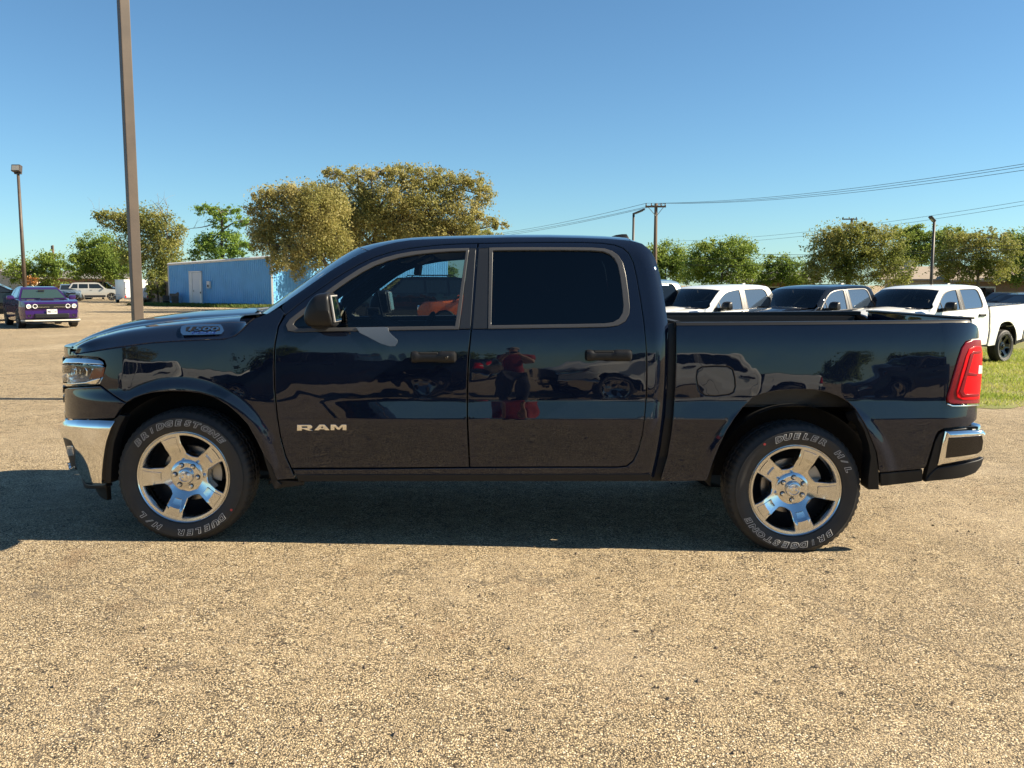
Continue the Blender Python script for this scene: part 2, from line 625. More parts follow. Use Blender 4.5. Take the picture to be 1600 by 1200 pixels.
def tmb(mb, name, mat, parent=None, smooth_=False, auto=None, far=False):
    V = np.asarray(mb.V, float)
    if far: V = mirror_y(V)
    m2 = MB(); m2.V = [tuple(v) for v in loc(V)]; m2.F = mb.F
    return m2.build(name, mat, parent or truck, smooth_, auto)

def panel(name, surf, outline_px, mat, holes_px=(), parent=None, both=True, sz=False, **kw):
    o = np.asarray(outline_px, float) if sz else surf.inv(outline_px)
    hs = [np.asarray(h, float) if sz else surf.inv(h) for h in holes_px]
    V, F, N = panel_geo(surf, o, hs, **kw)
    a = tobj(name, V, F, mat, parent[0] if parent else None, N)
    if not both: return a
    b = tobj(name, V, F, mat, parent[1] if parent else None, N, far=True)
    return a, b

BODY = Side()
# the cab: same surface, rounded off along windscreen pillar, roof edge and rear corner
CABSIL_PX = [(404, 497), (425, 484), (450, 467), (480, 446.5), (520, 419), (560, 396), (590, 384), (620, 376.5), (660, 372.5), (700, 371), (745, 370), (800, 369),
             (860, 369), (910, 370), (950, 371.5), (985, 374), (1004, 379), (1018, 390), (1027, 408), (1033, 430), (1040, 470), (1045, 505), (1046.5, 540), (1045, 600), (1041, 650), (1034, 700), (1024, 746)]
_b2 = Side(out=-0.085)
CABSIL = _b2.inv(CABSIL_PX)
CAB = Side()
_c = CABSIL.mean(0)
def _expand(L, d):
    t = np.gradient(L, axis=0); t /= np.linalg.norm(t, axis=1, keepdims=True)
    n = np.stack([-t[:, 1], t[:, 0]], 1)
    return L + n * d
CABSIL = catmull(CABSIL, 3)
CAB.pil = (_expand(CABSIL, 0.007), 0.115, 0.10)
CAB.ymode = True
CAB.poly = np.vstack([CAB.pil[0], [[.885, .1], [-2.3, .1], [-2.3, 1.2]]])
# ------------------------------------------------------------------ truck body panels
RINGS = (.010, .02, .035, .055)
body_near = {}
# front wing
FENDER = [(115, 554), (140, 550.5), (170, 545.5), (200, 541), (235, 536.5), (270, 534), (310, 532), (350, 530.5), (368, 525), (380, 515), (390, 504), (399, 497.5), (420, 489), (437, 481),
          (444, 489), (434, 509), (428.5, 540), (427, 575), (428, 610), (432, 650), (437, 682), (445, 712), (454, 732), (461, 748), (433, 750),
          (424, 728), (412, 711), (402, 690), (387, 663), (372, 647), (356, 633.5), (335, 621), (315, 614.5), (290, 611.5), (265, 611), (240, 613), (222, 617), (208, 622), (197, 629),
          (176, 616), (155, 600), (160.5, 589), (166, 571), (163, 563), (155, 558.5), (120, 555.5)]
panel('front_wing', BODY, FENDER, PAINT, dep=.03, extra_rings=RINGS, arcs=HUBF)
panel('headlight_bridge', Side(a=.742), [(98.5, 558), (100, 552.5), (105, 549.5), (113, 549), (118, 552.5), (122, 556), (108, 556.8)], PAINT, dep=.05, fil=.005, grid_s=.03)
# doors: glass openings are traced round the outside of the window trim
FW_OUT = [(446.5, 508), (452, 499.5), (470, 485.5), (500, 463), (520, 448), (540, 434), (560, 421), (580, 410.5), (600, 403), (620, 397.5), (645, 393), (675, 390), (705, 388.5), (727, 388), (744.5, 387.5),
          (741, 440), (736, 514.5), (700, 515), (600, 516.5), (500, 518), (462, 519), (450, 517)]
FW_IN = [(458, 507), (461, 501.5), (480, 487), (505, 467.5), (525, 452.5), (545, 438.5), (565, 426), (585, 415.5), (605, 408), (625, 402.5), (650, 398), (680, 394.5), (705, 392.8), (728, 392),
         (721, 440), (711, 509.5), (600, 511), (500, 512.5), (465, 513)]
FDOOR = [(446.5, 492), (460, 481), (480, 465.5), (500, 451.5), (520, 437.5), (540, 425), (560, 413.5), (585, 402), (610, 394), (637, 388.5), (665, 385), (690, 382.5), (720, 381), (745.5, 380.5),
         (741, 440), (735.2, 514), (731, 560), (729, 610), (729, 650), (730.5, 690), (732.5, 729.5),
         (600, 730.5), (456, 731), (447, 712), (439, 682), (434, 650), (430, 610), (429, 575), (430.5, 540), (436, 510)]
fd = panel('front_door', CAB, FDOOR, PAINT, [FW_OUT], dep=.03, extra_rings=(.01, .02, .03))
RW_OUT = [(747, 387.5), (770, 387), (820, 386.5), (880, 386.5), (925, 387), (945, 388.5), (957, 392.5), (966, 399), (973, 410), (978, 430), (981.5, 455), (984, 480), (983, 491), (977, 502), (966, 508.5), (950, 511), (900, 512),
          (800, 513.5), (737.5, 514.5), (743, 440)]
RDOOR = [(748, 380.5), (800, 379.5), (860, 379), (910, 379), (940, 380), (960, 383), (973, 388), (982, 396), (989, 410), (994, 432), (999, 460), (1005, 500), (1009, 540), (1010, 580), (1009.5, 620), (1007, 650), (1003, 680), (997, 703), (989, 719), (979, 727.5), (965, 729),
         (850, 729), (735, 729.5), (733, 690), (731.2, 650), (731.2, 610), (733.2, 560), (737.4, 514), (743.2, 440)]
rd = panel('rear_door', CAB, RDOOR, PAINT, [RW_OUT], dep=.03, extra_rings=(.01, .02, .03))
# window trims, pillar covers and panes
def ring_trim(name, out, inn, par, mat=TRIM):
    return panel(name, CAB, out, mat, [inn], parent=par, dep=.02, off=.004, fil=.003, grid_s=.05)
FT_OUT = [p for p in FW_OUT[:13]] + [(733, 387.8), (726, 440), (717, 514.8)] + FW_OUT[17:]
ring_trim('window_trim', FT_OUT, FW_IN, fd)
panel('pillar_cover', CAB, [(733.4, 388.4), (743.6, 388.2), (740, 440), (735, 513.6), (717.8, 514), (726.6, 440)], PILLAR, parent=fd, dep=.02, off=.002, fil=.002)
RW_IN = [(770, 391.5), (820, 391), (880, 391), (922, 391.5), (942, 393), (952, 397), (960, 404), (965, 414), (969, 432), (972, 455), (974, 478), (972.5, 489), (967, 498), (958, 503.5), (945, 505.5), (900, 506.5), (800, 508), (767.5, 508.5)]
RT_OUT = [(764, 387.3)] + RW_OUT[1:18] + [(762.5, 514)]
ring_trim('window_trim', RT_OUT, RW_IN, rd)
panel('pillar_cover', CAB, [(748, 388.4), (763.4, 388), (761.8, 513.6), (738.6, 514), (744, 440)], PILLAR, parent=rd, dep=.02, off=.002, fil=.002)
def grow(P, d):
    P = np.array(P, float); c = P.mean(0)
    v = P - c
    return [tuple(p) for p in P + v / np.linalg.norm(v, axis=1, keepdims=True) * d]
panel('window_pane', CAB, grow(FW_IN, 2), GLASSF, parent=fd, dep=.004, off=-.009, fil=.001, grid_s=.06)
panel('window_pane', CAB, grow(RW_IN, 2), GLASSR, parent=rd, dep=.004, off=-.009, fil=.001, grid_s=.06)
# divider bar in the front window
panel('window_divider', CAB, [(515, 459), (519, 456), (525, 512), (520.5, 512)], BLACKPL, parent=fd, dep=.015, off=.001, fil=.002)
# belt strip
# cab side with pillars and rear corner
CABPAN = [(403, 498), (425, 485), (450, 468), (480, 447.3), (520, 420), (560, 397), (590, 385), (620, 377.5), (660, 373.5), (700, 372), (745, 371), (800, 370),
          (860, 370), (910, 371), (950, 372.5), (985, 375), (1003.5, 380), (1017, 391), (1026, 408.5), (1032, 430), (1039, 470), (1044, 505), (1045.5, 540), (1044, 600), (1040, 650), (1033, 700), (1023, 746),
          (900, 747), (700, 748), (560, 748), (463.5, 749)]
CABHOLE = [(444.5, 492.5), (460, 480), (480, 464.4), (500, 450.4), (520, 436.4), (540, 423.9), (560, 412.4), (585, 400.9), (610, 392.9), (637, 387.4), (665, 383.9), (690, 381.4), (720, 379.9), (746.7, 379.4), (800, 378.4), (860, 377.9), (910, 377.9), (940, 378.9), (960.5, 381.9), (974, 387), (983, 395),
           (990.2, 409.6), (995.2, 432), (1000.2, 460), (1006.2, 500), (1010.2, 540), (1011.2, 580), (1010.7, 620), (1008.2, 650), (1004.2, 680), (998.2, 704), (990, 720.5), (979.5, 729), (965, 730.6), (850, 730.6), (735, 731.2), (600, 732), (455, 732.5), (445.8, 712), (437.8, 682), (432.8, 650), (428.8, 610), (427.8, 575), (429.3, 540), (434.8, 510)]
# trim the front of the cab side so that it begins behind the wing
CABPAN = [(440.5, 478)] + CABPAN[2:] 
CABPAN += [(456, 735), (462, 748.5)][::-1][:0]
CSO = CAB.inv(CABPAN); 
front = [(461.8, 747), (455.2, 732.8)]
cab_outline = CABPAN + [(463, 748.6), (456.2, 735.6)]
cab_outer = CABPAN[:-1] + [(560, 748), (464, 748.8), (455.5, 733.2)]
CABHOLE2 = [p for p in CABHOLE if True]
# one sheet: outline goes round outside, then back along the door opening (an open frame, no front edge below the pillar)
frame = CABPAN[:-1] + [(464, 748.8), (457.5, 735.5)] + CABHOLE2[::-1][CABHOLE2[::-1].index((600, 732)):CABHOLE2[::-1].index((600, 732)) + 1] 
frame = CABPAN[:-1] + [(465, 748.6), (459, 735.0), (600, 732.4)] + [p for p in CABHOLE2[::-1] if p[0] > 600 or (p[1] < 500 and p[0] >= 444)][:]
# keep order: from (735,731.2) round the rear, over the roof rail and down the windscreen pillar
k0 = CABHOLE2.index((735, 731.2))
ringpts = CABHOLE2[:k0 + 1][::-1]
ringpts = [p for p in ringpts if not (p[0] < 444)]
frame = CABPAN[:-1] + [(465, 748.6), (458, 733.6)] + [(600, 732.8)] + ringpts
cs = panel('cab_side', CAB, frame, PAINT, dep=.03, extra_rings=(.004, .01, .018, .028, .04, .06, .09))
# sill strip under the doors
panel('sill_moulding', Side(out=.006), [(463, 741.5), (700, 741), (1016, 740.5), (1019, 748), (1012, 752), (700, 752), (466, 752.5)], BLACKPL, dep=.06, fil=.004)
panel('sill_brace', Side(out=-.03), [(420, 750), (470, 752), (474, 758), (432, 764)], BLACKPL, dep=.05)
# front mud guard behind the wheel
panel('mud_flap', Side(out=-.004), [(411, 711), (414, 711), (424, 729), (433, 751), (441, 758), (438, 762), (429, 764.5), (424, 752), (418, 733)], BLACKPL, dep=.10)
# ---- bed side
BED = [(1057, 508), (1100, 507.5), (1300, 506.3), (1420, 505), (1500, 503.5), (1517, 503.5), (1526, 508), (1531, 516), (1533, 529), (1521, 529.5), (1509, 533.5), (1502, 543), (1496, 561), (1487, 592), (1478.5, 622), (1479, 630), (1489, 633.5), (1531, 631.5),
       (1529, 643), (1526, 652), (1520, 661), (1514, 665), (1494, 667), (1475, 669.5), (1466, 674), (1461, 683), (1455, 703), (1447, 729), (1443, 732), (1410, 735), (1374.5, 738),
       (1371, 708), (1363, 688), (1356, 671), (1346, 653), (1336, 638), (1324, 627), (1310, 619), (1292, 612.5), (1272, 609), (1245, 608.5), (1216, 610), (1195, 614.5), (1177, 621), (1160, 637), (1147, 654), (1135, 673), (1124, 696), (1114, 721), (1104, 751), (1066, 752), (1032, 752),
       (1043, 715), (1049, 680), (1053, 645), (1055.5, 600), (1057, 550)]
FUEL = [(1087.5, 590), (1089, 578), (1096, 573), (1118, 571.5), (1138, 572.5), (1145, 577), (1148.5, 590), (1149.5, 604), (1147, 613), (1139, 617), (1118, 619.5), (1102, 618.5), (1094, 614), (1089.5, 604)]
panel('bed_side', BODY, BED, PAINT, [FUEL], dep=.03, extra_rings=RINGS, arcs=HUBR)
def shrink(P, d): return grow(P, -d)
panel('fuel_door', BODY, shrink(FUEL, 1.4), PAINT, dep=.02, fil=.003, off=-.001)
# black edge of the rear wheel opening and the mud flap
panel('arch_lip', Side(out=-.006), [(1336, 640), (1345, 652), (1355, 671), (1363, 690), (1369.5, 708), (1373, 738), (1373.5, 765), (1356.5, 765), (1357.5, 745), (1361, 715), (1358, 695), (1351, 673), (1341, 655)], BLACKPL, dep=.12)
panel('rear_valance', Side(out=-.012, a_tail=.27), [(1376, 740), (1410, 737), (1442, 734), (1441, 752), (1410, 756), (1376.5, 759.5)], BLACKPL, dep=.04)
# black sheet set back in the gap between cab and bed
panel('cab_bed_gap_fill', Side(out=-.055), [(1040, 505), (1060, 505), (1059, 560), (1057, 640), (1050, 700), (1036, 752), (1016, 752), (1030, 700), (1038, 640), (1041, 560)], BLACKPL, dep=.05, both=True)
# bed rail cap
for far in (False, True):
    P0 = [BODY.pt(np.array([s]), np.array([z]))[0] for s, z in BODY.inv([(1057, 507), (1180, 506.4), (1300, 505.3), (1420, 504), (1500, 502.6), (1516, 502.6)])]
    P0 = catmull(np.array(P0), 4)
    prof = [(-.004, -.006), (.004, .008), (.014, .012), (.07, .012), (.085, .008), (.085, -.02)]
    V = [p + np.array([0, a, b]) for p in P0 for a, b in prof]
    m = len(prof)
    Fq = [(i * m + k, (i + 1) * m + k, (i + 1) * m + k + 1, i * m + k + 1) for i in range(len(P0) - 1) for k in range(m - 1)]
    Fq += [tuple(range(m - 1, -1, -1)), tuple((len(P0) - 1) * m + k for k in range(m))]
    o = tobj('bed_rail_cap', V, Fq, BLACKPL, far=far)
    auto_smooth(o, 40)
# bed box: floor, inner walls, front wall, tailgate
XB0, XB1 = 1.02, 2.74
zr = float(BODY.inv([(1300, 505)])[0, 1])
b = MB()
b.box(((XB0 + XB1) / 2, YC, .86), (XB1 - XB0, 1.66, .04))
for s_ in (-1, 1): b.box(((XB0 + XB1) / 2, YC + s_ * .84, .86 + (zr - .86) / 2 - .01), (XB1 - XB0, .03, zr - .86 - .02))
for s_ in (-1, 1): b.box((HUBR[0], YC + s_ * .72, .97), (.95, .22, .22), bev=.05)
b.box((XB0 - .02, YC, .86 + (zr - .86) / 2 - .01), (.04, 1.86, zr - .82))
tmb(b, 'bed_box', BEDLINER)
tg = MB().box((2.845, YC, (zr + .76) / 2 + .02), (.07, 1.50, zr - .76), bev=.015)
tgo = tmb(tg, 'tailgate', PAINT, auto=40)
tmb(MB().box((2.845, YC, zr + .022), (.085, 1.52, .012), bev=.004), 'tailgate_cap', BLACKPL, tgo, auto=40)
tmb(MB().box((2.885, YC, 1.22), (.02, .26, .06), bev=.008), 'tailgate_handle', BLACKPL, tgo, auto=40)
# ---- tail light
TAIL = [(1533, 530.5), (1521, 531), (1510, 535), (1503.5, 544), (1498, 561), (1489, 592), (1480.5, 621), (1481.5, 628), (1489, 631), (1510, 631), (1531, 629.5), (1533, 610), (1535, 575), (1536, 545)]
TSURF = Side(out=.006, a_tail=.315)
tl = panel('tail_light', TSURF, TAIL, REDDARK, dep=.03, fil=.006, grid_s=.02)
T_IN = [(1532, 541), (1523, 541), (1514, 545), (1509, 556), (1501, 584), (1494, 611), (1495, 621), (1504, 625), (1529, 623.5), (1531, 606), (1533, 575), (1534, 552)]
panel('tail_lens', TSURF, T_IN, REDLENS, parent=tl, dep=.006, off=.005, fil=.004, grid_s=.02)
panel('reversing_lens', TSURF, [(1528, 571), (1534.6, 571), (1534, 584), (1526.5, 584)], WHITELENS, parent=tl, dep=.005, off=.009, fil=.002, grid_s=.02)
panel('light_bar', TSURF, [(1515, 553), (1520, 549), (1531, 548), (1531, 552), (1520, 553), (1512, 582), (1526, 584), (1525, 588), (1510, 586), (1504, 611), (1507, 616), (1528, 615), (1528, 619), (1503, 620), (1498, 612)], REDDARK, parent=tl, dep=.004, off=.0085, fil=.0012, grid_s=.03)
panel('chrome_strip', TSURF, [(1481, 630.5), (1489, 633.2), (1510, 633), (1531, 631.2), (1530.6, 633), (1510, 635), (1488, 635.2), (1480, 632)], CHROME, parent=tl, dep=.01, off=.001, fil=.002, grid_s=.03)
# ---- rear bumper
RB = Side(out=.012, a_tail=.43)
RB.pil = None
rbo = RB.inv([(1478, 674), (1510, 672.5), (1538, 671.5), (1543, 676), (1544, 688), (1542, 702), (1537, 712), (1530, 717), (1500, 723), (1466, 729), (1470, 708), (1474, 690)])
RB.pil = (np.vstack([rbo, rbo[:1]]), .028, .026)
Vb, Fb, Nb = panel_geo(RB, inset(rbo if area2(rbo) > 0 else rbo[::-1], .002)[0], dep=.05, fil=.002, extra_rings=(.003, .007, .012, .018, .024))
rb = [tobj('rear_bumper', Vb, Fb, CHROME, None, Nb, far=f) for f in (False, True)]
panel('bumper_reflection', Side(out=.016, a_tail=.434), [(1483, 684), (1535, 680.5), (1537, 690), (1535, 703), (1528, 709), (1478, 716), (1480, 700)], pbr('dark_reflection_chrome', (.06, .06, .065), .12, 1.0), parent=rb, dep=.01, fil=.003)  # dark reflection in the bumper chrome, put into this insert's colour
panel('bumper_skirt', Side(out=.0, a_tail=.41), [(1466, 731), (1500, 725.5), (1530, 719), (1538, 715), (1534, 728), (1525, 739), (1505, 746.5), (1446, 753), (1453, 742)], BLACKPL, parent=rb, dep=.05, fil=.006)
panel('bumper_arm', Side(out=-.01, a_tail=.36), [(1477, 672.5), (1512, 669), (1512, 673), (1484, 677), (1476, 686), (1468, 722), (1462, 738), (1446, 753), (1452, 725), (1462, 690), (1468, 678)], BLACKPL, parent=rb, dep=.05, fil=.004)
cb = MB().box((2.945, YC, .64), (.06, 1.5, .16), bev=.02)
tmb(cb, 'bumper_bar', CHROME, rb[0], auto=40)
st = MB()
for i in range(7): st.box((2.80, YC - .80 + i * .03, .722), (.16, .016, .012), bev=.003)
st.box((2.80, YC, .712), (.2, 1.7, .014))
tmb(st, 'step_pad', BLACKPL, rb[0])

# ------------------------------------------------------------------ roof, glass, bonnet
def edge3(px):
    q = CAB.inv(px)
    return CAB.pt(q[:, 0], q[:, 1])
def loft(name, near, mat, cross, n=20, parent=None, flip=False):
    """near: points along the near edge; cross(i, t) -> offset added to the straight line across to the far side"""
    V = []; m = n + 1
    for i, p in enumerate(near):
        q = p.copy(); q[1] = 2 * YC - p[1]
        for k in range(m):
            t = k / n
            t = .5 - .5 * math.cos(PI * t)
            V.append(p + (q - p) * t + cross(i, t))
    F = []
    for i in range(len(near) - 1):
        for k in range(n):
            f = (i * m + k, (i + 1) * m + k, (i + 1) * m + k + 1, i * m + k + 1)
            F.append(f[::-1] if flip else f)
    return tobj(name, V, F, mat, parent)
ROOF_PX = [(575, 391.5), (590, 386.0), (605, 381.8), (620, 378.4), (640, 375.6), (660, 374.2), (700, 372.8), (745, 371.8), (800, 370.8), (860, 370.8), (910, 371.8), (950, 373.2), (985, 375.8)]
re = edge3(ROOF_PX)
CR = 0.030
roof = loft('roof', re, PAINT, lambda i, t: np.array([-.17 * (1 - (2 * t - 1) ** 2) * max(0, 1 - i / 6) ** 1.5, 0, CR * (1 - (2 * t - 1) ** 4) + .012 * math.sin(PI * t)]), 28)
# windscreen
A_PX = [(416, 491), (425, 485.6), (450, 468.8), (480, 448.4), (500, 434.5), (520, 421.2), (540, 409), (560, 398.2), (575, 391.5)]
ae = edge3(A_PX) + np.array([0, .012, 0])
def wcross(i, t):
    f = i / (len(ae) - 1)
    s = 1 - (2 * t - 1) ** 2
    return np.array([-.20 * s * (1 - f) - .17 * s * f, 0, CR * f * (1 - (2 * t - 1) ** 4) + .01 * s * f])
ws = loft('windscreen', ae, GLASSW, wcross, 24)
# rear window and rear wall of the cab
R_PX = [(985, 376.5), (1003, 381), (1016, 392), (1025, 409.5), (1031, 430), (1038, 470), (1043, 505), (1044.5, 540), (1043, 600), (1039, 650), (1032, 700), (1022, 746)]
rr = edge3(R_PX)
rwall = loft('cab_rear', rr, PAINT, lambda i, t: np.array([.03 * (1 - (2 * t - 1) ** 4), 0, CR * max(0, 1 - i / 2) * (1 - (2 * t - 1) ** 4)]), 20)
g0 = MB()
q = rr[3]; q2 = rr[5]
gx = lambda z: q[0] + (q2[0] - q[0]) * (z - q[2]) / (q2[2] - q[2]) + .036
z1, z0 = q[2] - .05, q2[2] + .04
V = [(gx(z0), YC - .62, z0), (gx(z0), YC + .62, z0), (gx(z1), YC + .56, z1), (gx(z1), YC - .56, z1)]
V += [(x + .006, y, z) for x, y, z in V]
bw = MB(); bw.add(V, [(0, 1, 2, 3), (7, 6, 5, 4), (0, 4, 5, 1), (1, 5, 6, 2), (2, 6, 7, 3), (3, 7, 4, 0)])
tmb(bw, 'rear_window', pbr('black_glass', (.004, .005, .007), .03, coat=.5), rwall)
# bonnet: curves along the truck at several distances from the middle
def curve_at(px, Y): return np.array([aty(a, b_, Y) for a, b_ in px])
def resample(P, n):
    P = catmull(P, 8)
    d = np.concatenate([[0], np.cumsum(np.linalg.norm(np.diff(P, axis=0), axis=1))])
    t = np.linspace(0, d[-1], n)
    return np.stack([np.interp(t, d, P[:, k]) for k in range(3)], 1)
qs = BODY.inv([(114, 552.5), (140, 549), (170, 544), (200, 539.7), (235, 535.2), (270, 532.7), (310, 530.7), (350, 529), (366.5, 524), (378, 514), (388, 503), (397, 496.3)])
seam = BODY.pt(qs[:, 0], qs[:, 1]) + np.array([0, .004, .0])
c1 = curve_at([(113.5, 548), (119, 542.5), (140, 533.5), (170, 525.5), (200, 519.5), (250, 513), (300, 508.5), (350, 505), (398, 499)], 5.50)
c1[0][1] += .05; c1[1][1] += .02
c2 = curve_at([(113, 546.5), (119, 540), (140, 530), (170, 521), (200, 514.2), (250, 507), (300, 501.8), (350, 497.6), (398, 493.5)], 5.66)
c3 = curve_at([(113, 545), (119, 538.5), (140, 528), (170, 518.2), (200, 511), (250, 503.8), (300, 498.6), (350, 494.6), (399, 491.5)], 5.86)
c4 = curve_at([(114, 543), (121, 535.5), (140, 524.5), (170, 513), (200, 505), (250, 497.5), (300, 492.8), (350, 489.6), (400, 487.0)], 5.99)
c5 = c4 + np.array([0, .37, .022]); c5[:, 0] -= .015; c5[0, 0] -= .03; c5[1, 0] -= .03
NU = 60
rows = [resample(c, NU) for c in (seam, c1, c2, c3, c4, c5)]
rows = np.array(rows)
full = np.concatenate([rows, mirror_y(rows[:-1])[::-1]], 0)
# cross-curves smoothed, with tight shoulders
tt = []
V = []
for i in range(NU):
    c = full[:, i, :]
    out = [c[0]]
    d = catmull(c, 5)
    V.append(d)
V = np.array(V); m = V.shape[1]
Fh = [(i * m + k, (i + 1) * m + k, (i + 1) * m + k + 1, i * m + k + 1) for i in range(NU - 1) for k in range(m - 1)]
Vh = V.reshape(-1, 3)
# rim turned down at the edges
bon = tobj('bonnet', Vh, Fh, PAINT)
rim = MB()
edge = np.concatenate([V[::-1, 0], V[0, 1:], V[1:, -1]], 0)
L_ = len(edge)
rim.add(np.vstack([edge - [0, 0, .0005], edge - [0, 0, .03] + (np.array([[XMID - 0, YC, 1.3]]) - edge) * .012]), [(i, i + 1, L_ + i + 1, L_ + i) for i in range(L_ - 1)])
tmb(rim, 'bonnet_edge', PAINT, bon, smooth_=True)
# upright face from bonnet front down to the grille
# cowl and wipers
cw = MB()
cy = np.linspace(-.80, .80, 17)
ce = [np.array([np.interp(abs(y), [0, .8], [ws_x, ws_x2]), YC + y, 0]) for y in cy for ws_x, ws_x2 in [(ae[0][0] - .17, ae[0][0] - .005)]]
V = []
for p in ce:
    V += [(p[0] - .20, p[1], ae[0][2] - .015), (p[0] - .05, p[1], ae[0][2] - .002), (p[0] + .10, p[1], ae[0][2] + .005), (p[0] + .12, p[1], ae[0][2] - .12)]
cw.add(V, [(i * 4 + k, (i + 1) * 4 + k, (i + 1) * 4 + k + 1, i * 4 + k + 1) for i in range(16) for k in range(3)])
tmb(cw, 'cowl_panel', BLACKPL, smooth_=True)
for y0, y1 in ((-.62, .02), (.0, .60)):
    wv = MB()
    x0 = ae[0][0] - .10; zz = ae[0][2] - .012
    wv.tube([(x0 - .03, YC + y0, zz), (x0 - .10 + .06 * abs(y1), YC + (y0 + y1) / 2, zz + .012), (x0 - .08 + .05 * abs(y1), YC + y1, zz + .02)], .009, 6)
    wv.tube([(x0 - .05 + .02, YC + y0 + .1, zz + .012), (x0 - .13, YC + (y0 + y1) / 2, zz + .024), (x0 - .10, YC + y1 + .1, zz + .03)], .007, 6)
    wv.lathe([(0, .0), (0, .022), (.03, .018), (.03, 0)], 12, 'Z', (x0 - .03, YC + y0, zz - .02))
    tmb(wv, 'wiper', STEEL if y0 < -.3 else BLACKPL, smooth_=True)
# chrome-like hinge and washer parts at the near corner of the cowl
# shark fin on the roof
fin = MB()
f0 = aty(953, 372, 6.2); f1 = aty(986, 372, 6.2)
prof = [(0, .0), (.05, .018), (.09, .024), (.12, .024), (.135, .0)]
sc_ = (f1[0] - f0[0]) / .135
V = []
zt = re[10][2] + CR - .005
for u, h in prof:
    for w in (-.06, -.045, .045, .06):
        V.append((f0[0] + u * sc_, YC + w, zt + (h + .012 if abs(w) < .05 else 0)))
fin.add(V, [(i * 4 + k, (i + 1) * 4 + k, (i + 1) * 4 + k + 1, i * 4 + k + 1) for i in range(4) for k in range(3)] + [(0, 1, 2, 3), (16, 17, 18, 19)])
tmb(fin, 'roof_antenna', BLACKPL, auto=50)

# ------------------------------------------------------------------ nose
NOSE = Side(a=.745)
# fascia under the headlight
panel('front_fascia', NOSE, [(101, 607), (110, 606), (150, 604), (156, 603.5), (177, 618.5), (195.5, 630.5), (186, 640), (178, 653), (150, 654.5), (115, 655), (103, 653), (101, 640)], PAINT, dep=.03, fil=.006, grid_s=.03)
# headlight
HL = [(97.5, 562), (101, 557.5), (112, 556.5), (135, 557.5), (155, 560.5), (162.5, 566), (163, 572), (159, 588), (153, 599.5), (140, 602), (120, 603), (102, 602.5), (98.5, 590)]
HLS = Side(a=.745)
HLS.pil = (HLS.inv([(92, 560), (101, 559), (112, 558.5), (135, 559.3), (156, 562.5), (166, 568)]), .17, .11)
hl = panel('headlight', HLS, HL, LAMPIN, dep=.03, off=-.012, fil=.004, grid_s=.03)
BROW = Side(a=.745)
BROW.pil = (BROW.inv([(92, 558), (101, 556), (112, 555.5), (135, 556.3), (156, 559.5), (166, 566)]), .075, .062)
BEZ = Side(a=.745)
BEZ.pil = (BEZ.inv([(96, 604), (120, 604.5), (140, 603.5), (154, 601), (162, 588)]), .05, .03)
panel('light_brow', BROW, [(98, 561.5), (101.5, 557.5), (112, 556.8), (135, 557.8), (155, 560.8), (162, 566.5), (162.5, 570.5), (150, 569.5), (125, 568), (105, 568), (98.5, 567)], CHROME, parent=hl, dep=.04, off=.012, fil=.003, grid_s=.02, extra_rings=(.006, .012))
panel('lower_bezel', BEZ, [(100, 597.5), (115, 598.5), (134, 597), (146, 593.5), (157, 590.5), (152.5, 599), (140, 601.5), (120, 602.6), (102, 602)], CHROME, parent=hl, dep=.03, off=.008, fil=.003, grid_s=.02, extra_rings=(.006,))
panel('amber_reflector', NOSE, [(143, 575.5), (161, 574), (157.5, 589), (146, 591.5), (135.5, 592.5)], AMBER, parent=hl, dep=.012, off=-.012, fil=.003, grid_s=.03)
for a, b_ in ((127, 581), (110, 580)):
    panel('projector_lens', NOSE, [(a + 6.5 * math.cos(w), b_ + 7.5 * math.sin(w)) for w in np.linspace(0, 2 * PI, 13)[:-1]], MIRRORG, parent=hl, dep=.02, off=-.01, fil=.005, grid_s=.02)
    panel('lamp_shroud', NOSE, [(a + 8.2 * math.cos(w), b_ + 9.5 * math.sin(w)) for w in np.linspace(0, 2 * PI, 13)[:-1]], BLACKPL, parent=hl, dep=.012, off=-.021, fil=.003, grid_s=.02)
panel('lens_cover', NOSE, [(98.5, 569.5), (105, 569.5), (125, 569.5), (150, 571), (162, 572.5), (158.5, 588), (152, 591), (134, 596), (115, 597), (100, 596.5)], CLEAR, parent=hl, dep=.006, off=.004, fil=.002, grid_s=.03)
# grille between the headlights: a wrapped dark sheet with bars
def nose_strip(name, z0, z1, s0, s1, mat, out=0.0, n=22, parent=None, dep=.04, surf=NOSE):
    s = np.linspace(s0, s1, n)
    V = []
    for k in s:
        for z, o_ in ((z0, -dep), (z0, out), (z1, out), (z1, -dep)):
            nn = surf.nrm(np.array([k]), np.array([z]))[0]
            V.append(surf.pt(np.array([k]), np.array([z]))[0] + nn * o_)
    V = np.array(V)
    Vm = mirror_y(V.reshape(n, 4, 3)[::-1]).reshape(-1, 3)
    A = np.vstack([V, Vm]); N_ = 2 * n
    F = [(i * 4 + k, i * 4 + k + 1, (i + 1) * 4 + k + 1, (i + 1) * 4 + k) for i in range(N_ - 1) for k in range(3)]
    b_ = MB(); b_.V = [tuple(v) for v in A]; b_.F = F
    return tmb(b_, name, mat, parent, auto=40)
SG0, SG1 = -2.86, X_NOSE - K_NOSE * PI / 2
gr = nose_strip('grille', .80, 1.17, SG0, SG1, BLACKPL, -.02)
for z in np.linspace(.86, 1.11, 5): nose_strip('grille_bar', z - .018, z + .018, SG0 - .01, SG1, PILLAR, .002, parent=gr)
nose_strip('grille_surround', 1.165, 1.20, -2.72, SG1, PAINT, .003, parent=gr)
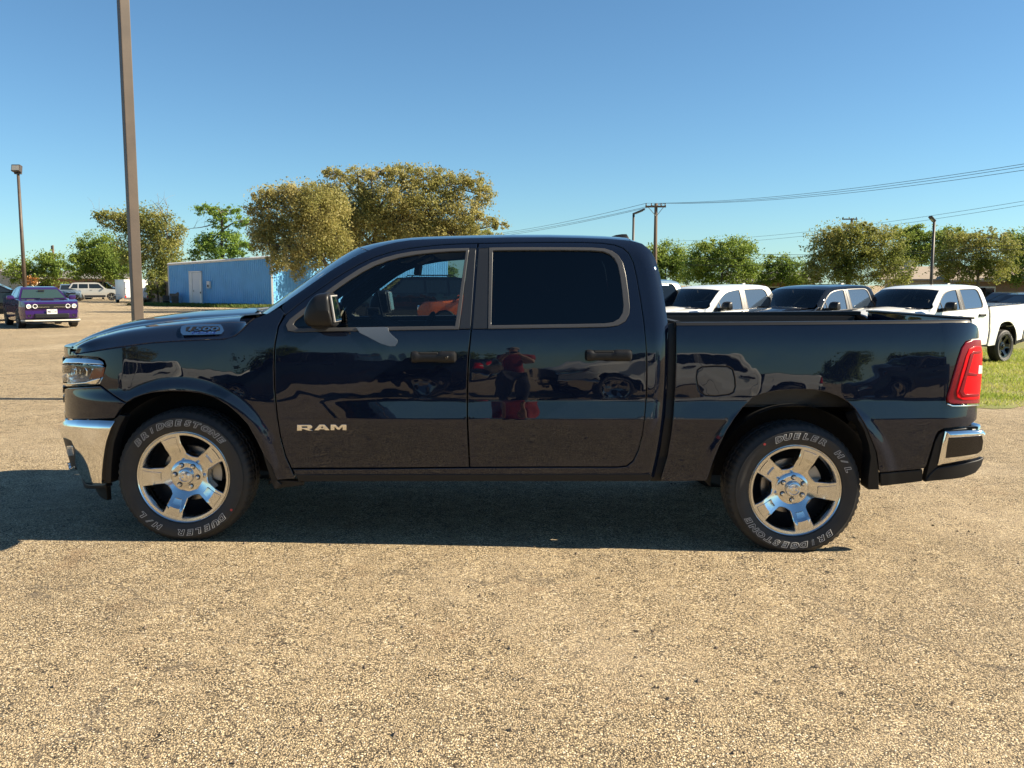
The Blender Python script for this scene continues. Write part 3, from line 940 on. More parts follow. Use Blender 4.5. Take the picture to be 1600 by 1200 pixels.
# front bumper
FB = Side(a=.79, out=.02)
FBO = [(93, 660), (96.5, 656.5), (115, 656), (150, 656.5), (176, 657.5), (173, 668), (166, 688), (161, 715), (158.5, 740), (158, 755.5), (134, 755), (122, 738), (117.5, 728), (116.5, 700), (111, 689), (103, 685), (94.5, 683)]
fo = FB.inv(FBO)
FB.pil = (FB.inv([(88, 657), (96.5, 655), (115, 654.5), (150, 655), (178, 656)]), .062, .050)
Vb, Fb, Nb = panel_geo(FB, fo, dep=.04, fil=.004, grid_s=.022, extra_rings=(.008, .016, .026, .04))
fb = [tobj('front_bumper', Vb, Fb, CHROME, None, Nb, far=f) for f in (False, True)]
FB2 = Side(a=.79, out=.0)
panel('fog_light_bezel', FB2, [(95, 684.5), (103, 686), (110.5, 690), (116, 700.5), (117, 727), (113, 733), (107, 731), (101, 722), (97, 700)], BLACKPL, parent=fb, dep=.03, off=-.012, fil=.004, grid_s=.03)
panel('fog_light', FB2, [(103, 697), (112, 697), (114, 712), (106, 713), (103, 706)], CLEAR and LAMPIN, parent=fb, dep=.02, off=-.002, fil=.004, grid_s=.03)
panel('fog_trim', FB2, [(101.5, 724), (107, 730), (113, 731), (117, 728), (117.5, 735), (112, 736), (105, 733)], CHROME, parent=fb, dep=.02, off=.004, fil=.003, grid_s=.03)
panel('bumper_end', Side(out=-.012), [(176, 657), (186, 648), (195, 650), (186, 668), (178, 690), (174, 720), (172, 755), (158.5, 756), (159, 740), (162, 715), (167, 688)], BLACKPL, parent=fb, dep=.08, fil=.006)
panel('lower_valance', Side(a=.72, out=-.02), [(104, 732), (117, 737), (122, 741), (134, 757), (165, 758), (165, 762), (128, 760), (110, 748)], BLACKPL, parent=fb, dep=.05, fil=.004, grid_s=.03)
panel('air_dam', Side(a=.66, out=-.09), [(141, 757), (166, 757), (168, 786), (163, 786), (150, 780)], BLACKPL, parent=fb, dep=.03, fil=.004, grid_s=.03)
nose_strip('bumper_centre', .60, .745, -3.04, SG1, CHROME, -.015, parent=fb[0], surf=FB2)
nose_strip('bumper_intake', .46, .60, -3.04, SG1, BLACKPL, -.03, parent=fb[0], surf=FB2)

# ------------------------------------------------------------------ underneath and inside
u = MB()
for s_ in (-1, 1): u.box((.15, YC + s_ * .47, .56), (5.0, .08, .15))
for x in (-2.35, -1.4, -.4, .6, 1.3, 2.45): u.box((x, YC, .55), (.10, .95, .10))
tmb(u, 'chassis_frame', UNDER)
u = MB()
u.box((-.25, YC, .56), (2.35, 1.60, .10))
u.box((-.25, YC - .94, .50), (2.4, .06, .10)); u.box((-.25, YC + .94, .50), (2.4, .06, .10))
tmb(u, 'cab_floor', UNDER)
u = MB(); u.box((-2.05, YC, .86), (1.25, 1.10, .52)); u.box((-1.32, YC, .98), (.10, 1.86, .62))  # solid unseen blocks, added to stop light passing through the front
tmb(u, 'engine_bay_light_block', UNDER)
u = MB().box((-1.95, YC, .45), (.5, .7, .18), bev=.04)
tmb(u, 'sump_guard', UNDER)
u = MB(); u.tube([(HUBR[0], YC - .8, HUBR[2]), (HUBR[0], YC + .8, HUBR[2])], .055, 12); u.lathe([(-.13, 0), (-.10, .10), (0, .15), (.10, .10), (.13, 0)], 16, 'Y', (HUBR[0], YC, HUBR[2]))
u.tube([(HUBR[0], YC, HUBR[2]), (-.9, YC, .52)], .05, 10)
tmb(u, 'rear_axle', UNDER, smooth_=True)
u = MB(); u.tube([(HUBF[0], YC - .8, HUBF[2]), (HUBF[0], YC + .8, HUBF[2])], .05, 12)
tmb(u, 'front_axle', UNDER, smooth_=True)
u = MB()
for s_ in (-1, 1):
    u.tube([(HUBR[0] + .1, YC + s_ * .40, .40), (HUBR[0] + .28, YC + s_ * .42, .80)], .03, 8)
    u.tube([(HUBR[0] - .6, YC + s_ * .45, .50), (HUBR[0], YC + s_ * .5, HUBR[2] - .03)], .03, 8)
u.tube([(.3, YC + .3, .46), (1.9, YC + .35, .48), (2.5, YC + .55, .5)], .04, 10)
u.box((.55, YC - .32, .50), (1.1, .42, .22), bev=.06)
tmb(u, 'exhaust_and_tank', UNDER)
u = MB().tube([(2.35, YC - .5, .55), (2.35, YC + .5, .55)], .19, 16)
tmb(u, 'spare_tyre_carrier', UNDER)
for hub, nm in ((HUBF, 'a'), (HUBR, 'b')):
    for far in (False, True):
        w = MB()
        prof = [(-.97 + .03, .505), (-.60, .505), (-.60, .05)]
        w.lathe([(h, r) for h, r in prof], 40, 'Y', (hub[0], YC, hub[2] + .01), a0=math.radians(-8 if nm == 'a' else 0), a1=math.radians(188 if nm == 'a' else 180))
        tmb(w, 'wheel_liner', UNDER, smooth_=True, far=far)
# cabin
fy = YC - .42
u = MB()
u.box((-.92, YC, 1.14), (.42, 1.66, .26), bev=.09); u.box((-.78, YC, 1.0), (.20, 1.62, .30), bev=.05)
tmb(u, 'dashboard', CABIN, auto=50)
u = MB()
u.box((-.15, YC, .90), (.95, .30, .36), bev=.05)
tmb(u, 'centre_console', CABIN, auto=50)
sw = MB()
cw_ = np.array([-.60, fy, 1.24]); ax = Vector((-.90, 0, .42)).normalized(); e1 = Vector((0, 1, 0)); e2 = ax.cross(e1)
ring = [tuple(Vector(cw_) + (e1 * math.cos(w) + e2 * math.sin(w)) * .185) for w in np.linspace(0, 2 * PI, 33)]
sw.tube(ring, .015, 8, cap=False)
swo = tmb(sw, 'steering_wheel', CABIN, smooth_=True)
hb = MB().box(cw_, (.05, .15, .12), M=Matrix.Rotation(.43, 3, 'Y'), bev=.02)
for w in (0, PI, -PI / 2): hb.tube([cw_, tuple(Vector(cw_) + (e1 * math.cos(w) + e2 * math.sin(w)) * .18)], .012, 6)
hb.tube([cw_, tuple(Vector(cw_) + ax * .35)], .03, 8)
tmb(hb, 'wheel_hub', LAMPIN if False else CABIN, swo, auto=50)
def seat(x, y, w, name):
    s = MB()
    s.box((x + .02, y, .93), (.52, w, .18), bev=.06)
    s.box((x + .34, y, 1.24), (.16, w * .96, .62), M=Matrix.Rotation(math.radians(16), 3, 'Y'), bev=.06)
    o = tmb(s, name, SEATM, auto=50)
    for yy in ([y] if w < .7 else [y - .45, y, y + .45]):
        h = MB().box((x + .46, yy, 1.64), (.10, .26, .18), M=Matrix.Rotation(math.radians(10), 3, 'Y'), bev=.04)
        h.tube([(x + .43, yy - .05, 1.48), (x + .46, yy - .05, 1.6)], .008, 6); h.tube([(x + .43, yy + .05, 1.48), (x + .46, yy + .05, 1.6)], .008, 6)
        tmb(h, 'head_restraint', SEATM, o, auto=50)
seat(-.12, fy, .54, 'front_seat'); seat(-.12, 2 * YC - fy, .54, 'front_seat'); seat(.42, YC, 1.42, 'rear_seat')
u = MB()
V = []
for x, z in ((-.55, re[2][2] - .05), (-.2, re[5][2] - .05), (.3, re[8][2] - .05), (.72, re[11][2] - .05)):
    V += [(x, YC - .66, z - .01), (x, YC, z + .01), (x, YC + .66, z - .01)]
u.add(V, [(i * 3 + k, i * 3 + k + 1, i * 3 + k + 4, i * 3 + k + 3) for i in range(3) for k in range(2)])
tmb(u, 'headliner', CABIN)
u = MB().box((-.66, YC, 1.70), (.03, .26, .075), M=Matrix.Rotation(.2, 3, 'Y'), bev=.012); u.tube([(-.66, YC, 1.72), (-.74, YC, 1.80)], .012, 6)
tmb(u, 'rear_view_mirror', CABIN, auto=50)
for s_ in (-1, 1):
    u = MB().box((-.66, YC + s_ * .38, 1.775), (.14, .40, .02), M=Matrix.Rotation(math.radians(-24), 3, 'Y'), bev=.008)
    tmb(u, 'sun_visor', CABIN, auto=50)
    for x0, x1 in ((-.95, .05), (.10, .95)):
        u = MB().box(((x0 + x1) / 2, YC + s_ * .895, 1.06), (x1 - x0 - .03, .06, .50), bev=.02)
        u.box(((x0 + x1) / 2, YC + s_ * .86, 1.16), (x1 - x0 - .2, .06, .07), bev=.02)
        tmb(u, 'door_card', CABIN, (fd if x0 < 0 else rd)[0 if s_ < 0 else 1], auto=50)
    # inner pillar covers
    u = MB().tube([(.09, YC + s_ * .90, 1.30), (.05, YC + s_ * .76, 1.80)], .045, 8)
    tmb(u, 'pillar_lining', CABIN, smooth_=True)

# ------------------------------------------------------------------ handles, mirrors, badges
def handle(x0, x1, yt, yb, keyhole, door):
    A = aty(x0, (yt + yb) / 2, YN + .01); B = aty(x1, (yt + yb) / 2, YN + .01)
    cx = (A[0] + B[0]) / 2; w = B[0] - A[0]; cz = A[2]; hgt = aty(x0, yt, YN)[2] - aty(x0, yb, YN)[2]
    y0 = float(BODY.pt(np.array([cx]), np.array([cz]))[0, 1])
    prof = []
    n = 25
    V = []; F = []
    ny = 10
    for i in range(n):
        u_ = i / (n - 1)
        x = cx - w / 2 + w * u_
        e = min(u_, 1 - u_) * w / .02
        r = math.sqrt(max(0.0, 1 - (1 - min(e, 1)) ** 2)) if e < 1 else 1
        grip = smooth(u_, .14, .2) * (1 - smooth(u_, .58, .66))
        top = hgt / 2 * (.55 + .45 * r) - .010 * grip
        bot = -hgt / 2 * (.55 + .45 * r) + .004 * grip
        o_ = .012 + .034 * r - .003 * grip
        for k in range(ny):
            a = PI * k / (ny - 1)
            zz = bot + (top - bot) * (.5 - .5 * math.copysign(abs(math.cos(a)) ** .6, math.cos(a)))
            yy = y0 - o_ * (math.sin(a) ** .45) + .004
            V.append((x, yy, cz + zz))
    for i in range(n - 1):
        for k in range(ny - 1): F.append((i * ny + k, (i + 1) * ny + k, (i + 1) * ny + k + 1, i * ny + k + 1))
    F.append(tuple(range(ny))); F.append(tuple((n - 1) * ny + k for k in range(ny))[::-1])
    hb_ = MB(); hb_.add(V, F)
    hb_.box((cx, y0 + .004, cz), (w * .98, .012, hgt * .9))
    for f in (False, True):
        o = tmb(hb_, 'door_handle', BLACKPL, door[1 if f else 0], auto=40, far=f)
    sl = MB().box((cx - w * .10, y0 - .024, cz + hgt * .33), (w * .40, .02, hgt * .16), bev=.003)
    for f in (False, True): tmb(sl, 'handle_recess', UNDER, door[1 if f else 0], far=f)
    if keyhole:
        k_ = MB().lathe([(-.050, 0), (-.050, .008), (-.046, .0105), (-.02, .0105)], 20, 'Y', (cx + w * .30, y0, cz))
        tmb(k_, 'key_lock', CHROME, door[0], auto=40)
handle(641, 713, 549, 567, True, fd)
handle(914, 988, 546.5, 564.5, False, rd)
# mirrors
MY = 5.17
def mir_pt(px, py, y): return aty(px, py, y)
secs = []
# housing: sections across (y) from the door outwards, outline traced from the side
outl = [(478, 500), (478, 490), (482, 478), (489, 466), (497, 459.5), (508, 457.2), (517, 457.5), (519.5, 470), (522, 490), (524.5, 503), (522, 510.5), (500, 511.5), (484, 509)]
base = catmull(np.array([aty(a, b_, MY) for a, b_ in outl]), 3, True)
cen = base.mean(0)
V = []
lay = [(.13, .72), (.115, .90), (.085, .985), (.04, 1.0), (-.03, .985), (-.075, .92), (-.098, .78), (-.106, .50), (-.108, .0)]
mir_rear = cen[0] + .085
for dy, k in lay:
    for p in base:
        q = cen + (p - cen) * k
        q[0] = cen[0] + (p[0] - cen[0]) * (k if p[0] < cen[0] + .02 else min(1, k * 1.0 + (1 - k) * .75))
        q[1] = MY + dy
        V.append(q)
n = len(base)
Fm = [(i * n + k, i * n + (k + 1) % n, (i + 1) * n + (k + 1) % n, (i + 1) * n + k) for i in range(len(lay) - 1) for k in range(n)]
Fm.append(tuple(range(n))[::-1])
mb_ = MB(); mb_.V = [tuple(v) for v in V]; mb_.F = Fm
mirs = [tmb(mb_, 'door_mirror', BLACKPL, fd[1 if f else 0], auto=50, far=f) for f in (False, True)]
top = aty(517, 459, MY); bot = aty(524.5, 505, MY)
for f in (False, True):
    mg = MB()
    c = (top + bot) / 2 + np.array([.010, .01, 0])
    hh = top[2] - bot[2]
    mg.box(c, (.012, .185, hh * .92), M=Matrix.Rotation(math.atan2(bot[0] - top[0], hh) * -1, 3, 'Y'), bev=.005)
    tmb(mg, 'mirror_bezel', pbr('mirror_bezel_grey', (.30, .29, .28), .4) if 'mirror_bezel_grey' not in MATS else MATS['mirror_bezel_grey'], mirs[1 if f else 0], auto=40, far=f)
    mg = MB()
    mg.box(c + np.array([.008, 0, 0]), (.004, .165, hh * .84), M=Matrix.Rotation(math.atan2(bot[0] - top[0], hh) * -1, 3, 'Y'))
    tmb(mg, 'mirror_glass', MIRRORG, mirs[1 if f else 0], far=f)
    ar = MB()
    ap = aty(505, 509, MY + .13); bp = CAB.pt(*[np.array([v]) for v in CAB.inv([(500, 508)])[0]])[0]
    ar.box(((ap[0] + bp[0]) / 2, (MY + .10 + bp[1]) / 2, ap[2] + .02), (.10, bp[1] - MY - .06, .07), bev=.02)
    tmb(ar, 'mirror_arm', BLACKPL, mirs[1 if f else 0], auto=40, far=f)
# film left on the door under the window
panel('protective_film', Side(out=.0085), [(556, 511.5), (606, 511), (607.5, 518), (613, 524), (620, 530), (621.5, 534), (617.5, 541), (609, 541), (595, 537), (578, 528), (562, 520)], FILM, both=False, dep=.003, fil=.001, grid_s=.05, parent=(fd[0],) if False else None)

def lettering(name, polys, mat, parent, dep=.006, surf=None, off=.0):
    """polys: list of (outline px, [holes px]) on the side surface"""
    V = []; F = []; Nn = []
    for o_, hs in polys:
        v, f, nn = panel_geo(surf, surf.inv(o_), [surf.inv(h) for h in hs], step=.03, fil=.0012, dep=dep, off=off, grid_s=.05)
        b0 = sum(len(a) for a in V)
        V.append(v); Nn.append(nn); F += [tuple(i + b0 for i in t) for t in f]
    return tobj(name, np.vstack(V), F, mat, parent, np.vstack(Nn))
def T(pts, x, y, w, h): return [(x + u_ * w, y + (1 - v) * h) for u_, v in pts]
Rp = [(0, 0), (.30, 0), (.30, .26), (.42, .26), (.68, 0), (1.0, 0), (.74, .28), (.90, .36), (.96, .5), (.96, .78), (.86, 1), (0, 1)]
Rh = [(.30, .5), (.66, .5), (.66, .74), (.30, .74)]
Ap = [(0, 0), (.30, 0), (.36, .17), (.64, .17), (.70, 0), (1, 0), (.66, 1), (.34, 1)]
Ah = [(.42, .38), (.58, .38), (.5, .74)]
Mp = [(0, 0), (.24, 0), (.24, .62), (.44, .08), (.56, .08), (.76, .62), (.76, 0), (1, 0), (1, 1), (.70, 1), (.5, .48), (.30, 1), (0, 1)]
LS = Side(out=.001)
lettering('door_lettering', [(T(Rp, 464.5, 663.5, 24.5, 9), [T(Rh, 464.5, 663.5, 24.5, 9)]), (T(Ap, 491.5, 663, 24, 9), [T(Ah, 491.5, 663, 24, 9)]), (T(Mp, 517, 663, 24.5, 8.8), [])], CHROME, fd[0], surf=LS, off=.006)

def text_geo(body, shear=0.0, outline=0.0, bold=0.0, depth=0.0, res=2):
    cu = bpy.data.curves.new('lettering_tmp', 'FONT')
    cu.body = body; cu.shear = shear; cu.offset = bold; cu.extrude = depth; cu.resolution_u = res
    if outline > 0:
        cu.fill_mode = 'NONE'; cu.bevel_depth = outline; cu.bevel_resolution = 0
    o = bpy.data.objects.new('lettering_tmp', cu); COL.objects.link(o)
    dg = bpy.context.evaluated_depsgraph_get()
    me = o.evaluated_get(dg).to_mesh()
    V = np.array([tuple(v.co) for v in me.vertices]); F = [tuple(p.vertices) for p in me.polygons]
    o.evaluated_get(dg).to_mesh_clear()
    bpy.data.objects.remove(o); bpy.data.curves.remove(cu)
    if len(V) == 0: V = np.zeros((0, 3))
    return V, F
# 1500 badge on the bonnet flank
def flank(px, py, out=0.0):
    # plane of the bonnet flank between seam and shoulder
    n = np.array([0, -.74, .67])
    s0 = rows[0][38]; s1 = rows[1][38]
    e = s1 - s0; n = np.cross(np.array([1, 0, .02]), e); n /= np.linalg.norm(n)
    if n[2] < 0: n = -n
    p0 = s0 + n * (0.006 + out)
    d = ray(px, py); o = np.array([0, 0, EYE])
    t = ((p0 - o) @ n) / (d @ n)
    return o + d * t
def plate(name, px, mat, out, dep, parent):
    P = np.array([flank(a, b_, out) for a, b_ in px]); Q = np.array([flank(a, b_, out - dep) for a, b_ in px])
    m = MB(); k = len(px)
    m.add(np.vstack([P, Q]), [tuple(range(k)), tuple(range(2 * k - 1, k - 1, -1))] + [(i, (i + 1) % k, k + (i + 1) % k, k + i) for i in range(k)])
    return tmb(m, name, mat, parent)
bpl = plate('badge', [(282, 515), (283.5, 510), (291, 507.2), (320, 506.4), (344.5, 506.6), (347.5, 510.5), (350, 517), (345.5, 522), (320, 523), (286, 523.6), (282.5, 520)], CHROME, .010, .012, bon)
plate('badge_field', [(290, 517.2), (290.5, 511.8), (294, 510.4), (320, 509.6), (341, 509.4), (344, 512.8), (343.5, 516.4), (320, 517)], BLACKPL, .0115, .003, bon)
def flank_text(name, body, px, py, w, h, mat, out, shear=.25, bold=.02):
    V, F = text_geo(body, shear=shear, bold=bold, depth=0.02)
    lo, hi = V.min(0), V.max(0)
    P = []
    for v in V:
        P.append(flank(px + (v[0] - lo[0]) / (hi[0] - lo[0]) * w, py + h - (v[1] - lo[1]) / (hi[1] - lo[1]) * h, out + (.0015 if v[2] > 0 else -.002)))
    m = MB(); m.add(P, F)
    return tmb(m, name, mat, bon)
flank_text('badge_number', '1500', 293.5, 510.4, 48, 6.2, CHROME, .014)
flank_text('badge_wording', 'ETORQUE', 299, 518.4, 38, 3.4, BLUETXT, .0105, bold=.01)

# ------------------------------------------------------------------ wheels
def tyre_mesh(R=TYRE_R, W=.275, rin=.280, n=180):
    """lathe about Y, outer face towards -Y; shoulder blocks notched"""
    hw = W / 2
    prof = [(-hw + .030, rin), (-hw + .012, rin + .012), (-hw + .004, rin + .035), (-hw - .004, rin + .060), (-hw - .002, rin + .082), (-hw - .004, rin + .084), (-hw - .003, rin + .089), (-hw + .001, rin + .090), (-hw + .010, R - .035), (-hw + .020, R - .020), (-hw + .033, R - .008),
            (-hw + .055, R - .001), (-hw + .075, R), (-hw + .077, R - .009), (-hw + .085, R - .009), (-hw + .087, R), (-.010, R + .001), (-.006, R - .009), (.006, R - .009), (.010, R + .001),
            (hw - .087, R), (hw - .085, R - .009), (hw - .077, R - .009), (hw - .075, R), (hw - .055, R - .001), (hw - .033, R - .008), (hw - .020, R - .020), (hw - .010, R - .035), (hw, rin + .08), (hw - .01, rin + .03), (hw - .03, rin)]
    V = []; F = []
    L = len(prof)
    for i, (h, r) in enumerate(prof):
        for k in range(n):
            w = 2 * PI * k / n
            rr_ = r
            hh = h
            if r > R - .022 and (k % 3 == 0): rr_ = r - .006 if r > R - .012 else r - .003
            if abs(h) > hw - .03 and r > R - .04 and (k % 3 == 0): hh = h * .985
            V.append((rr_ * math.cos(w), hh, rr_ * math.sin(w)))
    for i in range(L - 1):
        for k in range(n):
            k2 = (k + 1) % n
            F.append((i * n + k, (i + 1) * n + k, (i + 1) * n + k2, i * n + k2))
    return V, F

def sidewall_y(r, rin=.280, W=.275):
    hw = W / 2
    return float(np.interp(r, [rin + .012, rin + .035, rin + .060, rin + .082, TYRE_R - .035], [-hw + .012, -hw + .004, -hw - .004, -hw - .002, -hw + .010]))

def arc_text(words, outline=.0011):
    """words: (text, centre angle deg, direction) around the sidewall; 1 = letter tops outward"""
    VV = []; FF = []
    for body, ac, r0, hgt, adv in words:
        n = len(body)
        for i, ch in enumerate(body):
            if ch == ' ': continue
            if ch in 'I/':
                sl = .12 if ch == 'I' else .42
                w_ = .15 if ch == 'I' else .11
                lp = [(0, 0), (w_, 0), (w_ + sl, .70), (sl, .70), (0, 0), (w_, 0)]
                t2 = MB().tube([(x, y, 0) for x, y in lp], outline / hgt * .60, 4, cap=False)
                V, F = np.array(t2.V), t2.F
            else: V, F = text_geo(ch, shear=.22, outline=outline / hgt * .60, bold=.045, res=2)
            if len(V) == 0: continue
            V = V[:, :2] * 1.0, V[:, 2]
            xy, zz = V
            cx = (xy[:, 0].min() + xy[:, 0].max()) / 2
            k = hgt / .70
            ang = ac - (i - (n - 1) / 2) * adv
            a = math.radians(ang)
            out = []
            yflat = min(sidewall_y(q) for q in np.linspace(r0 - .001, r0 + hgt + .001, 9)) - .0004
            for (x, y), z in zip(xy, zz):
                u_ = (x - cx) * k * 1.42; v = y * k
                r = r0 + v
                t = a - u_ / (r0 + hgt / 2)
                out.append((r * math.cos(t), yflat - z * k * .8, r * math.sin(t)))
            VV.append((np.array(out), F))
    return VV

def rim_face(base_deg):
    """five broad spokes cut from a dished disc; returns verts/faces about Y axis facing -Y"""
    R0 = .276
    outer = np.array([(R0 * math.cos(w), R0 * math.sin(w)) for w in np.linspace(0, 2 * PI, 121)[:-1]])
    holes = []
    for k in range(5):
        a0 = math.radians(base_deg + 36 + 72 * k)
        half_out, half_in = math.radians(22.5), math.radians(17)
        ro, ri = .256, .128
        pts = []
        for t in np.linspace(-1, 1, 9): pts.append((ro, half_out * t))
        pts.append((ro - .035, half_out * .985)); pts.append((ri + .045, half_in * 1.12))
        for t in np.linspace(.9, -.9, 7): pts.append((ri + .016 * t * t, half_in * t))
        pts.append((ri + .045, -half_in * 1.12)); pts.append((ro - .035, -half_out * .985))
        P = np.array([(r * math.cos(a0 + t), r * math.sin(a0 + t)) for r, t in pts])
        holes.append(P)
    return outer, holes

def face_depth(r, ang=None):
    """how far the wheel face lies behind the rim lip (m)"""
    return np.interp(r, [0, .05, .085, .10, .185, .203, .262, .276], [.046, .046, .048, .056, .020, .007, .002, .0])

def build_wheel(base_deg, words, parent=None, rim_mat=ALLOY, dots=()):
    """an Empty at the hub; tyre, rim face, barrel, brake and nuts are its children. Faces -Y."""
    w = empty('wheel', parent=parent)
    V, F = tyre_mesh()
    t = obj('tyre', V, F, RUBBER, w, True); auto_smooth(t, 30)
    outer, holes = rim_face(base_deg)
    loops = [densify(outer, .012)] + [densify(h, .012) for h in holes]
    loops = [L if (area2(L) > 0) == (i == 0) else L[::-1] for i, L in enumerate(loops)]
    ins = [inset(L, .0035) for L in loops]
    g = [(r * math.cos(a), r * math.sin(a)) for r in (0.02, .05, .075, .085, .10, .13, .16, .19, .205, .23, .262) for a in np.linspace(0, 2 * PI, int(12 + r * 330))[:-1]]
    V2, T_, idx = fill2d([p for p, _ in ins], np.array(g))
    y0 = -.118
    rr_ = np.hypot(V2[:, 0], V2[:, 1])
    P = np.stack([V2[:, 0], y0 + face_depth(rr_), V2[:, 1]], 1)
    Vs = [P]; Fs = [tuple(t_) for t_ in T_]
    nb = len(P)
    for Lp, (ip, nn), ix in zip(loops, ins, idx):
        m = len(Lp); r = np.hypot(Lp[:, 0], Lp[:, 1])
        A = np.stack([Lp[:, 0], y0 + face_depth(r) + .004, Lp[:, 1]], 1)
        B = np.stack([Lp[:, 0] * 1.0, y0 + face_depth(r) + .050, Lp[:, 1]], 1)
        # sides of the spokes lean inwards so that they catch the light
        B[:, [0, 2]] += nn * -.010
        Vs += [A, B]
        for i in range(m):
            j = (i + 1) % m
            Fs.append((nb + i, nb + j, ix[j], ix[i]) if ix[i] != ix[j] else (nb + i, nb + j, ix[j]))
            Fs.append((nb + m + i, nb + m + j, nb + j, nb + i))
        nb += 2 * m
    rim = obj('rim', np.vstack(Vs), Fs, rim_mat, w, True); auto_smooth(rim, 28)
    # raised flat plates near the spoke ends
    for k in range(5):
        a0 = math.radians(base_deg + 72 * k)
        rows_ = [(.148, .150), (.160, .148), (.172, .150), (.185, .152), (.203, .158), (.228, .162), (.2535, .165)]
        m_ = MB(); nc_ = 7
        P_ = []
        for ir, (r, hw_) in enumerate(rows_):
            for ic in range(nc_):
                u_ = -1 + 2 * ic / (nc_ - 1)
                edge_ = ic in (0, nc_ - 1) or ir in (0, len(rows_) - 1)
                P_.append((r * math.cos(a0 + hw_ * u_), y0 + float(face_depth(r)) + (.001 if edge_ else -.0058), r * math.sin(a0 + hw_ * u_)))
        # keep the bevel narrow: second row and column sit right beside the edge
        P_ = np.array(P_).reshape(len(rows_), nc_, 3)
        for e_, i_ in ((0, 1), (-1, -2)):
            y1 = P_[i_, 1:-1, 1].copy(); P_[i_, :, [0, 2]] = P_[e_, :, [0, 2]] * .85 + P_[i_, :, [0, 2]] * .15
            P_[:, i_, [0, 2]] = P_[:, e_, [0, 2]] * .88 + P_[:, i_, [0, 2]] * .12
        m_.add(P_.reshape(-1, 3), [(i * nc_ + k2, i * nc_ + k2 + 1, (i + 1) * nc_ + k2 + 1, (i + 1) * nc_ + k2) for i in range(len(rows_) - 1) for k2 in range(nc_ - 1)])
        m_.build('spoke_inlay', rim_mat, w, auto=12)
    b_ = MB().lathe([(-.112, .276), (-.118, .283), (-.110, .290), (-.095, .285), (-.06, .262), (.10, .255), (.12, .275)], 72)
    auto_smooth(b_.build('rim_lip', rim_mat, w, fix=True), 40)
    b_ = MB().lathe([(-.075, .272), (-.05, .262), (.09, .255), (.09, .10), (.05, .07), (-.03, .07)], 60)
    o = b_.build('rim_barrel', DARKRIM, w, True)
    d = MB().lathe([(.020, .07), (.020, .172), (.045, .172), (.045, .07)], 48)
    auto_smooth(d.build('brake_disc', DISC, w), 40)
    cal = MB()
    cal.lathe([(-.01, .125), (-.01, .20), (.075, .20), (.075, .125)], 14, a0=math.radians(-12), a1=math.radians(42), closed=True)
    auto_smooth(cal.build('brake_caliper', STEEL, w), 40)
    for k in range(6):
        a = math.radians(base_deg - 90 + 3 + 60 * k + 8)
        nt = MB().lathe([(y0 + .024, .0), (y0 + .024, .007), (y0 + .030, .0118), (y0 + .056, .0118)], 12, c=(.0700 * math.cos(a), 0, .0700 * math.sin(a)))
        auto_smooth(nt.build('lug_nut', CHROME, w), 40)
        nt = MB().lathe([(y0 + .0455, .0), (y0 + .0455, .0165), (y0 + .056, .0175)], 16, c=(.0700 * math.cos(a), 0, .0700 * math.sin(a)))
        nt.build('lug_recess', UNDER, w)
    cp = MB().lathe([(y0 + .022, .0), (y0 + .022, .036), (y0 + .025, .044), (y0 + .036, .050), (y0 + .054, .050)], 40)
    auto_smooth(cp.build('centre_cap', rim_mat, w), 25)
    # ram's head in low relief on the cap
    em = MB()
    yt = y0 + .0195
    head = [(-.007, .012), (-.009, -.002), (-.005, -.018), (0, -.021), (.005, -.018), (.009, -.002), (.007, .012), (0, .015)]
    em.prism(head, yt, yt + .006)
    for s_ in (-1, 1):
        horn = [(s_ * .006, yt + .001, .012), (s_ * .016, yt + .001, .014), (s_ * .022, yt + .001, .004), (s_ * .018, yt + .001, -.008), (s_ * .011, yt + .001, -.006), (s_ * .013, yt + .001, .002)]
        em.tube(horn, [.005, .0055, .005, .004, .003, .002], 6)
    em.lathe([(yt + .001, .031), (yt - .0005, .033), (yt + .001, .035)], 40)
    em.build('cap_emblem', CHROME, w, auto=40)
    if words:
        for V, F in arc_text(words): obj('tyre_letter', V, F, LETTER, w)
    for ang, r, mat in dots:
        a = math.radians(ang)
        MB().lathe([(sidewall_y(r) - .0015, 0), (sidewall_y(r) - .0015, .0075), (sidewall_y(r) + .002, .0075)], 14, c=(r * math.cos(a), 0, r * math.sin(a))).build('paint_mark', mat, w)
    return w
BR = 'BRIDGESTONE'
wheels = []
ydiff = .1375 + .003
for hub, base, words, dots in (
        (HUBF, 253, [(BR, 93, .323, .033, 9.6), ('DUELER', 291, .323, .033, 9.2), ('H/L', 233, .323, .033, 9.2)], [(327, .352, REDDOT)]),
        (HUBR, 287, [('DUELER', 88, .323, .033, 9.2), ('H/L', 34, .323, .033, 9.2), (BR, 262, .323, .033, 9.6)], [(126, .352, REDDOT)])):
    w = build_wheel(base, words, truck, dots=dots)
    c = np.array([hub[0], YN + .012 + ydiff, hub[2]])
    w.location = [float(v) for v in loc(c)]
    f = copy_tree(w, truck)
    f.location = [float(v) for v in loc(mirror_y(c))]
    f.rotation_euler = (0, 0, PI)
    wheels.append((w, f))
